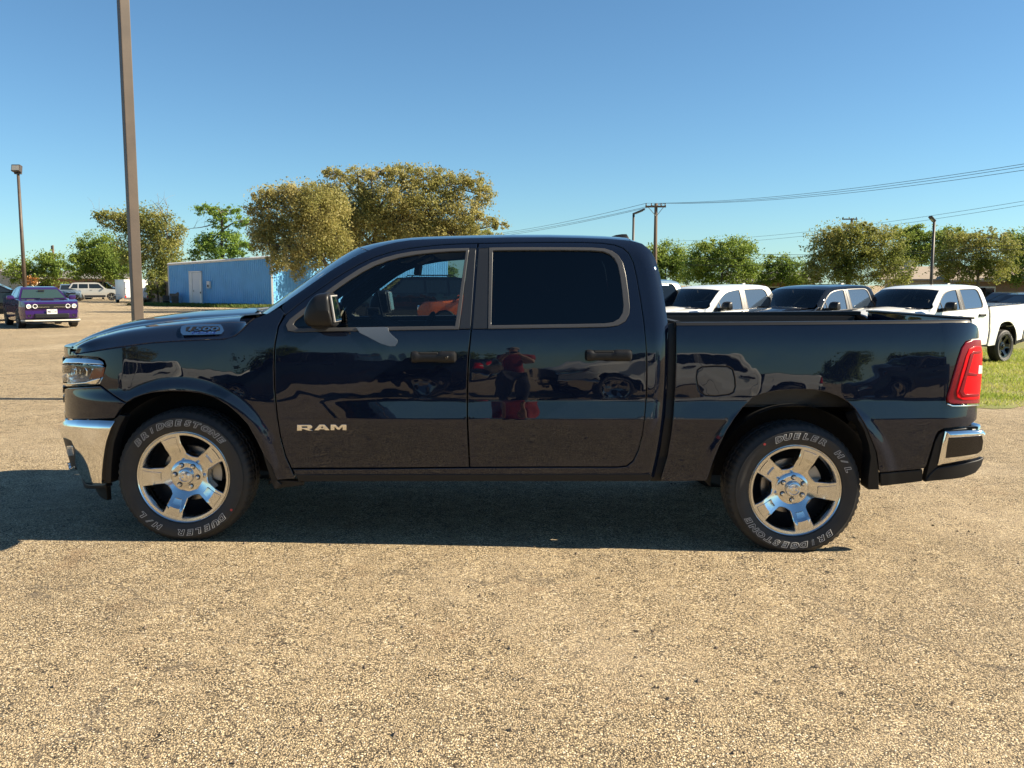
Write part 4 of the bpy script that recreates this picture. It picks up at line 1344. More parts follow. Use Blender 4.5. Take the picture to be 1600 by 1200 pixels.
# ------------------------------------------------------------------ the ground
def ground_material():
    m = bpy.data.materials.new('chip_seal_gravel'); m.use_nodes = True
    N, L = nodes_of(m); b = N['Principled BSDF']
    tc = N.new('ShaderNodeTexCoord')
    def noise(scale, detail=4, rough=.55):
        n = N.new('ShaderNodeTexNoise'); n.inputs['Scale'].default_value = scale; n.inputs['Detail'].default_value = detail
        n.inputs['Roughness'].default_value = rough
        L.new(tc.outputs['Object'], n.inputs['Vector']); return n
    def ramp(src, stops):
        r = N.new('ShaderNodeValToRGB'); e = r.color_ramp.elements
        while len(e) < len(stops): e.new(0.5)
        for k, (p, c) in enumerate(stops):
            e[k].position = p; e[k].color = (*c, 1)
        L.new(src, r.inputs[0]); return r
    def mixc(a, b_, fac, mode='MIX'):
        x = N.new('ShaderNodeMix'); x.data_type = 'RGBA'; x.blend_type = mode
        for s, v in (('A', a), ('B', b_)):
            if isinstance(v, tuple): x.inputs[s].default_value = (*v, 1)
            else: L.new(v, x.inputs[s])
        if isinstance(fac, float): x.inputs['Factor'].default_value = fac
        else: L.new(fac, x.inputs['Factor'])
        return x.outputs['Result']
    warp = noise(60, 2)
    va = N.new('ShaderNodeVectorMath'); va.operation = 'SCALE'; va.inputs['Scale'].default_value = .012
    L.new(warp.outputs['Color'], va.inputs[0])
    vb = N.new('ShaderNodeVectorMath'); L.new(tc.outputs['Object'], vb.inputs[0]); L.new(va.outputs[0], vb.inputs[1])
    v1 = N.new('ShaderNodeTexVoronoi'); v1.inputs['Scale'].default_value = 125; L.new(vb.outputs[0], v1.inputs['Vector'])
    v2 = N.new('ShaderNodeTexVoronoi'); v2.inputs['Scale'].default_value = 290; L.new(vb.outputs[0], v2.inputs['Vector'])
    sep = N.new('ShaderNodeSeparateColor'); L.new(v1.outputs['Color'], sep.inputs[0])
    stone = ramp(sep.outputs[0], [(0, (.045, .036, .028)), (.14, (.13, .10, .068)), (.32, (.45, .345, .20)), (.66, (.66, .515, .315)), (.93, (.80, .66, .45)), (1, (.82, .73, .58))])
    sep2 = N.new('ShaderNodeSeparateColor'); L.new(v2.outputs['Color'], sep2.inputs[0])
    small = ramp(sep2.outputs[1], [(0, (.045, .036, .028)), (.32, (.31, .235, .14)), (.8, (.58, .44, .265)), (1, (.78, .63, .42))])
    pick = ramp(sep.outputs[2], [(.44, (0, 0, 0)), (.5, (1, 1, 1))])
    col = mixc(stone.outputs[0], small.outputs[0], pick.outputs[0])
    # dark bitumen shows between the stones
    gap = ramp(v1.outputs['Distance'], [(.40, (0, 0, 0)), (.66, (1, 1, 1))])
    gn = noise(7, 5)
    gm = N.new('ShaderNodeMath'); gm.operation = 'MULTIPLY'
    L.new(gap.outputs[0], gm.inputs[0])
    gr_ = N.new('ShaderNodeMapRange'); gr_.inputs['From Min'].default_value = .3; gr_.inputs['From Max'].default_value = .7; gr_.inputs['To Min'].default_value = .35; gr_.inputs['To Max'].default_value = 1.0
    L.new(gn.outputs['Fac'], gr_.inputs['Value']); L.new(gr_.outputs[0], gm.inputs[1])
    col = mixc(col, (.028, .023, .019), gm.outputs[0])
    # bare patches, rusty stains, worn grey tracks
    big = noise(.55, 6, .6)
    wear = ramp(big.outputs['Fac'], [(.50, (0, 0, 0)), (.72, (1, 1, 1))])
    k = N.new('ShaderNodeMath'); k.operation = 'MULTIPLY'; k.inputs[1].default_value = .40; L.new(wear.outputs[0], k.inputs[0])
    spk = noise(38, 3, .7)
    k2 = N.new('ShaderNodeMath'); k2.operation = 'MULTIPLY'
    sr = ramp(spk.outputs['Fac'], [(.38, (0, 0, 0)), (.62, (1, 1, 1))]); L.new(sr.outputs[0], k2.inputs[0]); L.new(k.outputs[0], k2.inputs[1])
    col = mixc(col, (.10, .082, .062), k2.outputs[0])
    rust = noise(1.7, 6, .65)
    rr2 = ramp(rust.outputs['Fac'], [(.60, (0, 0, 0)), (.74, (1, 1, 1))])
    k3 = N.new('ShaderNodeMath'); k3.operation = 'MULTIPLY'; k3.inputs[1].default_value = .45; L.new(rr2.outputs[0], k3.inputs[0])
    col = mixc(col, (.20, .11, .055), k3.outputs[0])
    # old cracks and a pale dusty bloom
    cw = noise(1.1, 5, .65); cs = N.new('ShaderNodeVectorMath'); cs.operation = 'SCALE'; cs.inputs['Scale'].default_value = 1.6
    L.new(cw.outputs['Color'], cs.inputs[0])
    ca = N.new('ShaderNodeVectorMath'); L.new(tc.outputs['Object'], ca.inputs[0]); L.new(cs.outputs[0], ca.inputs[1])
    v4 = N.new('ShaderNodeTexVoronoi'); v4.feature = 'DISTANCE_TO_EDGE'; v4.inputs['Scale'].default_value = .33
    L.new(ca.outputs[0], v4.inputs['Vector'])
    cr = ramp(v4.outputs['Distance'], [(.002, (1, 1, 1)), (.0085, (0, 0, 0))])
    cm = noise(.8, 3); cmr = ramp(cm.outputs['Fac'], [(.47, (0, 0, 0)), (.58, (1, 1, 1))])
    ck = N.new('ShaderNodeMath'); ck.operation = 'MULTIPLY'; L.new(cr.outputs[0], ck.inputs[0]); L.new(cmr.outputs[0], ck.inputs[1])
    ck2 = N.new('ShaderNodeMath'); ck2.operation = 'MULTIPLY'; ck2.inputs[1].default_value = .62; L.new(ck.outputs[0], ck2.inputs[0])
    col = mixc(col, (.085, .07, .058), ck2.outputs[0])
    pale = noise(.38, 6, .62); pr_ = ramp(pale.outputs['Fac'], [(.52, (0, 0, 0)), (.72, (1, 1, 1))])
    pk = N.new('ShaderNodeMath'); pk.operation = 'MULTIPLY'; pk.inputs[1].default_value = .38; L.new(pr_.outputs[0], pk.inputs[0])
    col = mixc(col, (.56, .46, .33), pk.outputs[0])
    # a few oil drips
    v3 = N.new('ShaderNodeTexVoronoi'); v3.inputs['Scale'].default_value = 2.3; v3.inputs['Randomness'].default_value = 1.0
    L.new(vb.outputs[0], v3.inputs['Vector'])
    dr = ramp(v3.outputs['Distance'], [(.025, (1, 1, 1)), (.05, (0, 0, 0))])
    col = mixc(col, (.03, .024, .02), dr.outputs[0])
    L.new(col, b.inputs['Base Color'])
    b.inputs['Roughness'].default_value = .92
    b.inputs['Specular IOR Level'].default_value = .25
    hgt = N.new('ShaderNodeMath'); hgt.operation = 'MULTIPLY_ADD'
    L.new(v1.outputs['Distance'], hgt.inputs[0]); hgt.inputs[1].default_value = -1.0
    L.new(sep.outputs[1], hgt.inputs[2])
    bp = N.new('ShaderNodeBump'); bp.inputs['Strength'].default_value = 1.0; bp.inputs['Distance'].default_value = .0065
    L.new(hgt.outputs[0], bp.inputs['Height'])
    bp2 = N.new('ShaderNodeBump'); bp2.inputs['Strength'].default_value = .5; bp2.inputs['Distance'].default_value = .004
    L.new(v2.outputs['Distance'], bp2.inputs['Height']); L.new(bp.outputs[0], bp2.inputs['Normal'])
    L.new(bp2.outputs[0], b.inputs['Normal'])
    MATS[m.name] = m
    return m

def axis(a, b, fine, lo, hi):
    v = list(np.arange(lo, hi + 1e-6, fine))
    s = fine; x = hi
    while x < b: s *= 1.35; x += s; v.append(min(x, b))
    s = fine; x = lo
    while x > a: s *= 1.35; x -= s; v.insert(0, max(x, a))
    return np.unique(np.array(v))
gx_ = axis(-900, 900, .5, -12, 18); gy_ = axis(-500, 1200, .5, -4, 26)
XX, YY = np.meshgrid(gx_, gy_, indexing='ij')
ZZ = gz(XX, YY)
V = np.stack([XX, YY, ZZ], -1).reshape(-1, 3); ny = len(gy_)
F = [(i * ny + k, (i + 1) * ny + k, (i + 1) * ny + k + 1, i * ny + k + 1) for i in range(len(gx_) - 1) for k in range(ny - 1)]
tag(obj('parking_lot', V, F, ground_material(), None, True), kind='structure')

# loose chippings lying on the lot
r_ = np.random.default_rng(5)
n = 2600
xs = r_.uniform(-3.2, 3.6, n); ys = 2.3 + r_.uniform(0, 1, n) ** 1.4 * 9
sz = .0035 + .008 * r_.uniform(0, 1, n) ** 4
oct_ = np.array([(1, 0, 0), (0, 1, 0), (-1, 0, 0), (0, -1, 0), (0, 0, .8), (0, 0, -.5)])
of = np.array([(0, 1, 4), (1, 2, 4), (2, 3, 4), (3, 0, 4), (1, 0, 5), (2, 1, 5), (3, 2, 5), (0, 3, 5)])
V = (oct_[None] * r_.uniform(.6, 1.4, (n, 6, 3)) * sz[:, None, None]); a_ = r_.uniform(0, 6.28, n)
V = np.stack([V[..., 0] * np.cos(a_)[:, None] - V[..., 1] * np.sin(a_)[:, None], V[..., 0] * np.sin(a_)[:, None] + V[..., 1] * np.cos(a_)[:, None], V[..., 2]], -1)
V += np.stack([xs, ys, gz(xs, ys) + sz * .35], -1)[:, None]
tag(obj('gravel', V.reshape(-1, 3), [tuple(f + 6 * i) for i in range(n) for f in of], pbr('loose_chipping', (.22, .17, .12), .9, vary=(30, .9, (.07, .05, .04)))), 'loose brown chippings scattered over the lot in front', 'gravel', kind='stuff')

# lawn on the right, a sheet with blades on it
LAWN = pbr('lawn_soil', (.16, .17, .04), .95, bump=(40, .6, .03), vary=(1.6, .75, (.22, .18, .07)))
def leaf_mat(name, cols, transl=.4, rough=.6):
    m = bpy.data.materials.new(name); m.use_nodes = True
    N, L = nodes_of(m); b = N['Principled BSDF']
    g = N.new('ShaderNodeNewGeometry')
    r = N.new('ShaderNodeValToRGB'); e = r.color_ramp.elements
    while len(e) < len(cols): e.new(.5)
    for k, c in enumerate(cols):
        e[k].position = k / max(1, len(cols) - 1); e[k].color = (*c, 1)
    tc = N.new('ShaderNodeTexCoord'); nz = N.new('ShaderNodeTexNoise'); nz.inputs['Scale'].default_value = .45; nz.inputs['Detail'].default_value = 3
    L.new(tc.outputs['Object'], nz.inputs['Vector'])
    mx = N.new('ShaderNodeMix'); mx.data_type = 'FLOAT'; mx.inputs['Factor'].default_value = .55
    mr = N.new('ShaderNodeMapRange'); mr.inputs['From Min'].default_value = .3; mr.inputs['From Max'].default_value = .7
    L.new(nz.outputs['Fac'], mr.inputs['Value'])
    L.new(g.outputs['Random Per Island'], mx.inputs['A']); L.new(mr.outputs[0], mx.inputs['B'])
    L.new(mx.outputs['Result'], r.inputs[0])
    L.new(r.outputs[0], b.inputs['Base Color']); b.inputs['Roughness'].default_value = rough
    b.inputs['Specular IOR Level'].default_value = .3
    t = N.new('ShaderNodeBsdfTranslucent'); L.new(r.outputs[0], t.inputs['Color'])
    ms = N.new('ShaderNodeMixShader'); ms.inputs[0].default_value = transl
    L.new(b.outputs[0], ms.inputs[1]); L.new(t.outputs[0], ms.inputs[2]); L.new(ms.outputs[0], N['Material Output'].inputs['Surface'])
    MATS[name] = m
    return m
GRASSM = leaf_mat('grass_blade', [(.14, .20, .025), (.28, .36, .05), (.45, .46, .10), (.48, .38, .15)], .4)

def quads_obj(name, P, mat, parent=None):
    """P: (n, 4, 3) quads"""
    n = len(P)
    me = bpy.data.meshes.new(name)
    me.vertices.add(n * 4); me.vertices.foreach_set('co', P.reshape(-1).astype(np.float32))
    me.loops.add(n * 4); me.loops.foreach_set('vertex_index', np.arange(n * 4, dtype=np.int32))
    me.polygons.add(n)
    me.polygons.foreach_set('loop_start', np.arange(0, n * 4, 4, dtype=np.int32))
    me.update(calc_edges=True)
    me.materials.append(mat)
    o = bpy.data.objects.new(name, me); COL.objects.link(o)
    if parent is not None: o.parent = parent
    return o

def blades(name, xs, ys, h, w, mat, rng, lean=.5, zoff=0.0):
    n = len(xs)
    z = gz(xs, ys) + zoff
    a = rng.uniform(0, 2 * PI, n); hh = h * rng.uniform(.5, 1.3, n); ww = w * rng.uniform(.6, 1.3, n)
    lx, ly = rng.normal(0, lean, n) * hh, rng.normal(0, lean, n) * hh
    dx, dy = np.cos(a) * ww, np.sin(a) * ww
    B = np.stack([xs, ys, z - .003], -1)
    P = np.stack([B + np.stack([-dx, -dy, 0 * z], -1), B + np.stack([dx, dy, 0 * z], -1),
                  B + np.stack([dx * .3 + lx, dy * .3 + ly, hh], -1), B + np.stack([-dx * .3 + lx, -dy * .3 + ly, hh], -1)], 1)
    return quads_obj(name, P, mat)
def lawn_edge(x): return 13.1 + .35 * np.sin(x * .9) + .22 * np.sin(x * 2.3 + 1) + .12 * np.sin(x * 5.1)
lx = np.concatenate([np.arange(1.0, 22, .35), np.arange(22, 70, 3)])
V = []; rows_n = 40
for x in lx:
    ye = float(lawn_edge(x))
    for k in range(rows_n):
        y = ye + (k / (rows_n - 1)) ** 1.6 * (70 - ye)
        V.append((x, y, float(gz(x, y)) + (.006 if k == 0 else .02)))
F = [(i * rows_n + k, (i + 1) * rows_n + k, (i + 1) * rows_n + k + 1, i * rows_n + k + 1) for i in range(len(lx) - 1) for k in range(rows_n - 1)]
tag(obj('lawn', V, F, LAWN, None, True), kind='structure')
r_ = np.random.default_rng(3)
n = 90000
xs = r_.uniform(5.0, 17, n); ys = 12.9 + r_.uniform(0, 1, n) ** 1.3 * 14
dens = np.clip((ys - lawn_edge(xs)) / .9, .02, 1)
k = r_.uniform(0, 1, n) < dens
# worn patches
pt = np.sin(xs * 1.3 + 2) * np.sin(ys * 1.1) + .5 * np.sin(xs * 3.1 + ys * 2.2)
k &= r_.uniform(0, 1, n) < np.clip(.75 + .5 * pt, .25, 1)
tag(blades('grass', xs[k], ys[k], .055, .010, GRASSM, r_, .6, .018), 'short sunlit grass under the row of parked pickups', 'grass', kind='stuff')

# ------------------------------------------------------------------ trees
BARK = pbr('bark', (.15, .12, .09), .9, bump=(30, .6, .02), vary=(6, .8, (.055, .042, .033)))
DEADWOOD = pbr('dead_branch', (.20, .165, .13), .85)
LEAF_GOLD = leaf_mat('golden_brown_leaves', [(.10, .115, .03), (.28, .27, .08), (.44, .39, .145), (.56, .48, .25)], .5)
LEAF_OLIVE = leaf_mat('olive_leaves', [(.06, .09, .02), (.18, .21, .045), (.31, .30, .085), (.43, .37, .15)], .45)
LEAF_GREEN = leaf_mat('green_leaves', [(.065, .11, .02), (.14, .21, .038), (.25, .32, .06), (.36, .39, .10)], .48)
LEAF_BRIGHT = leaf_mat('fresh_green_leaves', [(.07, .13, .018), (.15, .25, .035), (.25, .36, .07), (.32, .40, .11)], .45)

def tree(name, label, lobes, d, trunk_px, mat, seed, leaf_px=2.6, layers=2.6, droop=0.0, depth=.85, group=None, cat='tree', bare=(), trunk_r=None, grow_=1.0):
    lobes = [(a, b - (grow_ - 1) * d_ * .3, c * grow_, d_ * grow_) for a, b, c, d_ in lobes]
    rng = np.random.default_rng(seed)
    b0 = gpt(trunk_px[0][0], 470)
    base = aty(trunk_px[0][0], 444, d); base[2] = float(gz(base[0], d))
    root = thing(name, label, cat, base, 0, group)
    k = d / FOC * 1.02
    quads = []; tw = MB()
    lw = []
    for (px, py, rx, ry) in lobes:
        c = aty(px, py, d); r3 = np.array([rx * k, max(rx, ry) * k * depth, ry * k])
        c[1] += rng.uniform(-.35, .35) * r3[1]
        lw.append((c, r3, rx, ry))
    top = np.mean([c for c, *_ in lw], 0)
    tr = trunk_r or .015 * max(4.0, top[2] - base[2]) * 1.9
    # trunk follows its traced line, then limbs go to every lobe
    line = [aty(px, py, d) for px, py in trunk_px]
    line[0] = base + np.array([0, 0, -.1])
    hgt = max(p[2] for p in line) - base[2]
    rad = [tr * (1 - .55 * i / max(1, len(line) - 1)) for i in range(len(line))]
    tw.tube(catmull(np.array(line), 4), list(np.interp(np.linspace(0, 1, 4 * (len(line) - 1) + 1), np.linspace(0, 1, len(rad)), rad)), 9)
    fork = line[-1]
    for (c, r3, rx, ry) in lw:
        st = line[-1] if c[2] > line[-1][2] or len(line) < 3 else line[len(line) // 2]
        mid = (st + c) / 2 + rng.normal(0, .10, 3) * np.linalg.norm(c - st) + np.array([0, 0, .08 * np.linalg.norm(c - st)])
        tw.tube(catmull(np.array([st, mid, c]), 4), list(np.linspace(tr * .5, tr * .17, 9)), 6)
        nc = int(np.clip(rx * ry / 20, 16, 95))
        dirs = rng.normal(0, 1, (nc, 3)); dirs /= np.linalg.norm(dirs, axis=1, keepdims=True)
        rad_ = rng.uniform(.25, 1.0, nc) ** .5
        cc = c + dirs * rad_[:, None] * r3 * .80
        cs_ = rng.uniform(.18, .46, nc) * min(r3[0], r3[2]) * 1.0
        for q in cc[:: 2 if nc > 20 else 1]:
            m_ = (c + q) / 2 + rng.normal(0, .06, 3) * np.linalg.norm(q - c)
            e_ = q + (q - c) * .22
            tw.tube([c, m_, q, e_], [tr * .12, tr * .08, tr * .045, tr * .02], 4, cap=False)
        nl = int(PI * rx * ry / (leaf_px ** 2 * .55) * layers * 1.55)
        pick = rng.integers(0, nc, nl)
        dl = rng.normal(0, 1, (nl, 3)); dl /= np.linalg.norm(dl, axis=1, keepdims=True)
        rl = rng.uniform(0, 1, nl) ** .45
        sq = np.array([1.15, 1.0, .75])
        L0 = cc[pick] + dl * (rl * cs_[pick])[:, None] * sq
        # loose outliers and hanging sprays
        L0[:, 2] -= droop * rng.uniform(0, 1, nl) ** 2 * r3[2] * .8
        nout = nl // 14
        o_ = rng.normal(0, 1, (nout, 3)); o_ /= np.linalg.norm(o_, axis=1, keepdims=True)
        L0[:nout] = c + o_ * r3 * rng.uniform(.85, 1.12, (nout, 1))
        s = leaf_px * k * rng.uniform(.55, 1.35, nl)
        a = rng.normal(0, 1, (nl, 3)); a /= np.linalg.norm(a, axis=1, keepdims=True)
        t = rng.normal(0, 1, (nl, 3)); b_ = np.cross(a, t); b_ /= np.linalg.norm(b_, axis=1, keepdims=True)
        a *= (s * .62)[:, None]; b_ *= (s * .34)[:, None]
        quads.append(np.stack([L0 - a, L0 + b_, L0 + a, L0 - b_], 1))
    Q = np.concatenate(quads) - base
    crown = quads_obj('crown', Q, mat, root)
    tv = MB(); tv.V = [tuple(np.array(v) - base) for v in tw.V]; tv.F = tw.F
    tv.build('trunk', BARK, root, smooth_=True, fix=False)
    for br in bare:
        bm_ = MB()
        pts = [aty(px, py, d) - base for px, py in br]
        bm_.tube(catmull(np.array(pts), 3), list(np.linspace(tr * .30, tr * .05, 3 * (len(pts) - 1) + 1)), 5)
        for _ in range(7):
            i = rng.integers(1, len(pts)); p = np.array(pts[i - 1]) + (np.array(pts[i]) - np.array(pts[i - 1])) * rng.uniform(.2, 1)
            e_ = p + rng.normal(0, 1, 3) * 9 * k + np.array([0, 0, 8 * k])
            bm_.tube([p, (p + e_) / 2 + rng.normal(0, 2, 3) * k, e_], [tr * .08, tr * .05, tr * .02], 4)
        bm_.build('bare_branch', DEADWOOD, root, smooth_=True, fix=False)
    return root

tree('shade_tree', 'low olive tree at the far left edge behind the red car', [(2, 425, 20, 20), (-25, 420, 30, 24)], 120, [(-4, 444), (-4, 425)], LEAF_OLIVE, 11)
tree('shade_tree', 'wide dark green tree behind the left lamp pole and purple car', [(30, 425, 24, 24), (55, 412, 30, 22), (82, 412, 26, 22), (98, 428, 20, 22), (60, 432, 38, 16)], 105, [(60, 444), (60, 425)], LEAF_GREEN, 12)
tree('shade_tree', 'round dense green tree behind the silver wagon', [(135, 400, 30, 40), (160, 385, 30, 26), (165, 412, 42, 36), (190, 420, 36, 34), (125, 415, 20, 30)], 92, [(160, 444), (160, 420)], LEAF_GREEN, 13, layers=3)
tree('elm_tree', 'tall sparse elm with dead twigs on top between brown pole and blue shed', [(182, 345, 34, 22), (165, 338, 22, 13), (212, 342, 34, 28), (235, 345, 36, 30), (262, 360, 26, 32), (268, 400, 22, 45), (235, 395, 42, 42), (205, 385, 30, 34), (255, 425, 26, 30)], 80,
     [(252, 452), (254, 430), (250, 400), (246, 370)], LEAF_OLIVE, 14, layers=2.0, droop=.3, bare=[[(262, 372), (258, 345), (250, 325), (246, 302)], [(262, 350), (252, 330), (236, 312)], [(256, 360), (262, 330), (258, 310)], [(180, 350), (165, 335), (145, 325)]])
tree('small_tree', 'small bright green tree standing above the blue shed roof', [(320, 328, 24, 11), (350, 330, 32, 13), (378, 345, 16, 14), (345, 345, 20, 14), (345, 380, 40, 24), (318, 385, 20, 20), (372, 385, 24, 22), (350, 400, 40, 16), (305, 398, 12, 14)], 76,
     [(345, 444), (346, 400), (347, 360), (346, 335)], LEAF_BRIGHT, 15, bare=[[(335, 350), (315, 355), (298, 357), (284, 360)]])
tree('elm_tree', 'golden brown elm drooping over the corner of the blue shed', [(415, 308, 30, 16), (440, 300, 34, 14), (470, 300, 34, 20), (400, 325, 18, 12), (450, 330, 50, 28), (500, 325, 40, 34), (480, 365, 54, 34), (430, 360, 34, 26), (445, 395, 30, 26), (425, 402, 12, 26), (465, 420, 14, 18), (408, 350, 26, 24), (404, 378, 16, 20), (500, 400, 34, 22), (520, 370, 30, 30), (520, 320, 26, 30)], 50,
     [(520, 455), (512, 420), (490, 385), (470, 350)], LEAF_GOLD, 16, layers=2.6, droop=.5, bare=[[(440, 345), (415, 335), (395, 345), (380, 355)], [(430, 350), (410, 355), (392, 372)]], grow_=1.1)
tree('elm_tree', 'biggest broad elm with golden leaves rising behind the truck cab', [(528, 272, 28, 12), (560, 278, 34, 18), (592, 268, 26, 11), (630, 272, 38, 16), (665, 280, 40, 20), (700, 290, 40, 22), (735, 282, 30, 14), (752, 305, 22, 22), (560, 310, 34, 26), (610, 310, 50, 30), (660, 320, 55, 34), (715, 335, 45, 30),
     (750, 345, 32, 16), (780, 350, 16, 9), (640, 355, 60, 30), (580, 350, 40, 34), (545, 350, 26, 30), (518, 302, 26, 22), (512, 332, 26, 26), (522, 365, 34, 26), (545, 385, 34, 18), (700, 365, 60, 22), (620, 385, 60, 20)], 54,
     [(590, 455), (588, 420), (583, 385), (590, 350)], LEAF_GOLD, 17, layers=2.5, droop=.2, grow_=1.1)
tree('elm_tree', 'darker green elm filling the gap behind the two golden elms', [(535, 330, 26, 26), (560, 350, 40, 36), (600, 340, 30, 30), (540, 385, 40, 26), (600, 385, 50, 22), (505, 318, 30, 30), (498, 360, 38, 34), (470, 395, 30, 22), (650, 365, 60, 30), (715, 368, 55, 20), (765, 372, 26, 14)], 62, [(560, 455), (560, 400), (562, 360)], LEAF_OLIVE, 18, layers=2.4)
tree('shade_tree', 'green tree right behind the rear corner of the truck cab', [(1045, 402, 30, 24), (1030, 420, 30, 26), (1065, 420, 24, 26), (1010, 415, 26, 26)], 70, [(1040, 455), (1040, 420)], LEAF_GREEN, 21, layers=3, grow_=1.2)
tree('shade_tree', 'broad green tree above the first white pickup', [(1120, 390, 34, 16), (1100, 405, 30, 22), (1145, 395, 34, 22), (1165, 415, 24, 26), (1125, 425, 48, 26), (1090, 428, 22, 22)], 62, [(1128, 455), (1128, 425)], LEAF_GREEN, 22, layers=3, grow_=1.2)
tree('small_tree', 'small dark green tree between the first white and the dark pickup', [(1220, 412, 24, 14), (1210, 428, 28, 18), (1240, 428, 24, 20), (1190, 436, 14, 14)], 66, [(1220, 455), (1220, 430)], LEAF_GREEN, 23, layers=3, grow_=1.2)
tree('elm_tree', 'large golden elm above the dark pickup', [(1320, 362, 40, 16), (1345, 358, 30, 10), (1290, 385, 32, 24), (1335, 385, 50, 28), (1378, 385, 34, 30), (1300, 415, 40, 26), (1350, 420, 50, 28), (1395, 425, 30, 24), (1270, 428, 20, 18)], 52,
     [(1325, 458), (1324, 430), (1326, 400)], LEAF_OLIVE, 24, layers=2.4, droop=.2, grow_=1.2)
tree('shade_tree', 'bright green tree behind the right lamp post', [(1410, 370, 26, 16), (1430, 365, 30, 12), (1455, 380, 34, 20), (1430, 395, 40, 24), (1480, 372, 26, 16), (1410, 405, 24, 24)], 85, [(1440, 455), (1440, 410)], LEAF_GREEN, 25, layers=3, grow_=1.2)
tree('elm_tree', 'golden olive elm above the nearest white pickup', [(1505, 378, 36, 18), (1535, 372, 40, 14), (1550, 395, 40, 22), (1510, 405, 40, 24), (1480, 412, 26, 20), (1550, 420, 36, 20), (1500, 428, 28, 16)], 58,
     [(1530, 458), (1528, 430), (1525, 400)], LEAF_OLIVE, 26, layers=2.3, droop=.2, grow_=1.2)
tree('shade_tree', 'green tree cut by the right edge of the picture', [(1590, 385, 22, 22), (1610, 400, 34, 34), (1580, 425, 22, 22), (1640, 390, 40, 34)], 66, [(1610, 455), (1610, 415)], LEAF_GREEN, 27, layers=3, grow_=1.2)
tree('shrub', 'orange flowering bush beside the small house at far left', [(50, 438, 9, 8), (42, 440, 6, 6)], 100, [(48, 448), (48, 440)], leaf_mat('orange_blossom', [(.30, .12, .03), (.45, .20, .06), (.20, .14, .03)], .3), 31, leaf_px=2, cat='shrub')
tree('shrub', 'dark shrub growing against the wooden fence beside the trailer', [(246, 440, 16, 20), (256, 455, 10, 16), (238, 452, 10, 18)], 70, [(246, 465), (246, 450)], LEAF_OLIVE, 32, leaf_px=2.2, cat='shrub')

# ------------------------------------------------------------------ blue metal shed
BLUE = pbr('blue_metal_cladding', (.135, .40, .70), .45, vary=(1.1, .6, (.10, .31, .56)))
WHITEP = pbr('white_trim_paint', (.72, .71, .68), .5, vary=(4, .4, (.55, .54, .5)))
A0 = aty(264, 460, 66); A1 = aty(425, 460, 60); A2 = aty(700, 460, 76)
for P in (A0, A1, A2): P[2] = float(gz(P[0], P[1]))
hA0 = aty(263, 413, 66)[2]; hA1 = aty(425, 401.5, 60)[2]; hA2 = hA1 + 1.1
shed = thing('metal_shed', 'blue corrugated metal shed with a white door at left', 'shed', A0)
def corr_wall(name, P, Q, hp, hq, parent, pitch=.20, openings=()):
    """ribbed sheet between P and Q; one mesh, ribs about 3 px apart in the photograph"""
    D = Q - P; D[2] = 0; Lw = np.linalg.norm(D); u_ = D / Lw; nrm = np.array([u_[1], -u_[0], 0])
    if nrm @ (-P) < 0: nrm = -nrm
    xs_ = []
    prof = [(0, 0), (.30, 0), (.42, 1), (.62, 1), (.74, 0)]
    t = 0
    while t < Lw:
        for a, h in prof: xs_.append((min(t + a * pitch, Lw), h))
        t += pitch
    xs_.append((Lw, 0))
    V = []
    for t, h in xs_:
        p = P + u_ * t + nrm * (.028 * h)
        V.append(tuple(np.array([p[0], p[1], P[2] - .1]) - A0)); V.append(tuple(np.array([p[0], p[1], hp + (hq - hp) * t / Lw]) - A0))
    F = [(2 * i, 2 * i + 2, 2 * i + 3, 2 * i + 1) for i in range(len(xs_) - 1)]
    return obj(name, V, F, BLUE, parent)
corr_wall('wall', A0, A1, hA0, hA1, shed)
corr_wall('wall', A1, A2, hA1, hA2, shed, pitch=.30)
B0 = A0 + (A2 - A1)
m_ = MB()
m_.add([np.array(p) - A0 for p in [(A0[0], A0[1], hA0), (A1[0], A1[1], hA1), (A2[0], A2[1], hA2), (B0[0], B0[1], hA0 + .8)]], [(0, 1, 2, 3)])
m_.build('roof', pbr('pale_roof_sheet', (.45, .44, .42), .5), shed)
m_ = MB()
m_.add([np.array(p) - A0 for p in [(A2[0], A2[1], A2[2]), (B0[0], B0[1], A0[2]), (B0[0], B0[1], hA0 + .8), (A2[0], A2[1], hA2), (A0[0], A0[1], A0[2]), (A0[0], A0[1], hA0)]], [(0, 1, 2, 3), (4, 5, 2, 1)])
m_.build('back_wall', BLUE, shed)
def bar(name, P, Q, w, h, mat, parent, off=0.0):
    D = Vector(Q) - Vector(P)
    m = MB(); m.tube([Vector(P) - Vector(A0), Vector(Q) - Vector(A0)], w, 4); return m.build(name, mat, parent)
fwd = np.array([0.05, -.06, 0])
bar('fascia', np.array([A0[0], A0[1], hA0]) + fwd, np.array([A1[0], A1[1], hA1]) + fwd, .10, .1, WHITEP, shed)
bar('fascia', np.array([A1[0], A1[1], hA1]) + fwd, np.array([A2[0], A2[1], hA2]) + fwd, .10, .1, WHITEP, shed)
bar('corner_trim', np.array([A1[0], A1[1], A1[2]]) + fwd, np.array([A1[0], A1[1], hA1]) + fwd, .085, .1, WHITEP, shed)
bar('corner_trim', np.array([A0[0], A0[1], A0[2]]) + fwd, np.array([A0[0], A0[1], hA0]) + fwd, .06, .1, WHITEP, shed)
ud = (A1 - A0); ud[2] = 0; Lf = np.linalg.norm(ud); ud /= Lf; nd = np.array([ud[1], -ud[0], 0])
angw = math.atan2(ud[1], ud[0])
def on_wall(px):
    # distance along the front wall for a pixel column
    best = min(np.linspace(0, Lf, 400), key=lambda t: abs(float(proj(A0 + ud * t)[0]) - px))
    return best
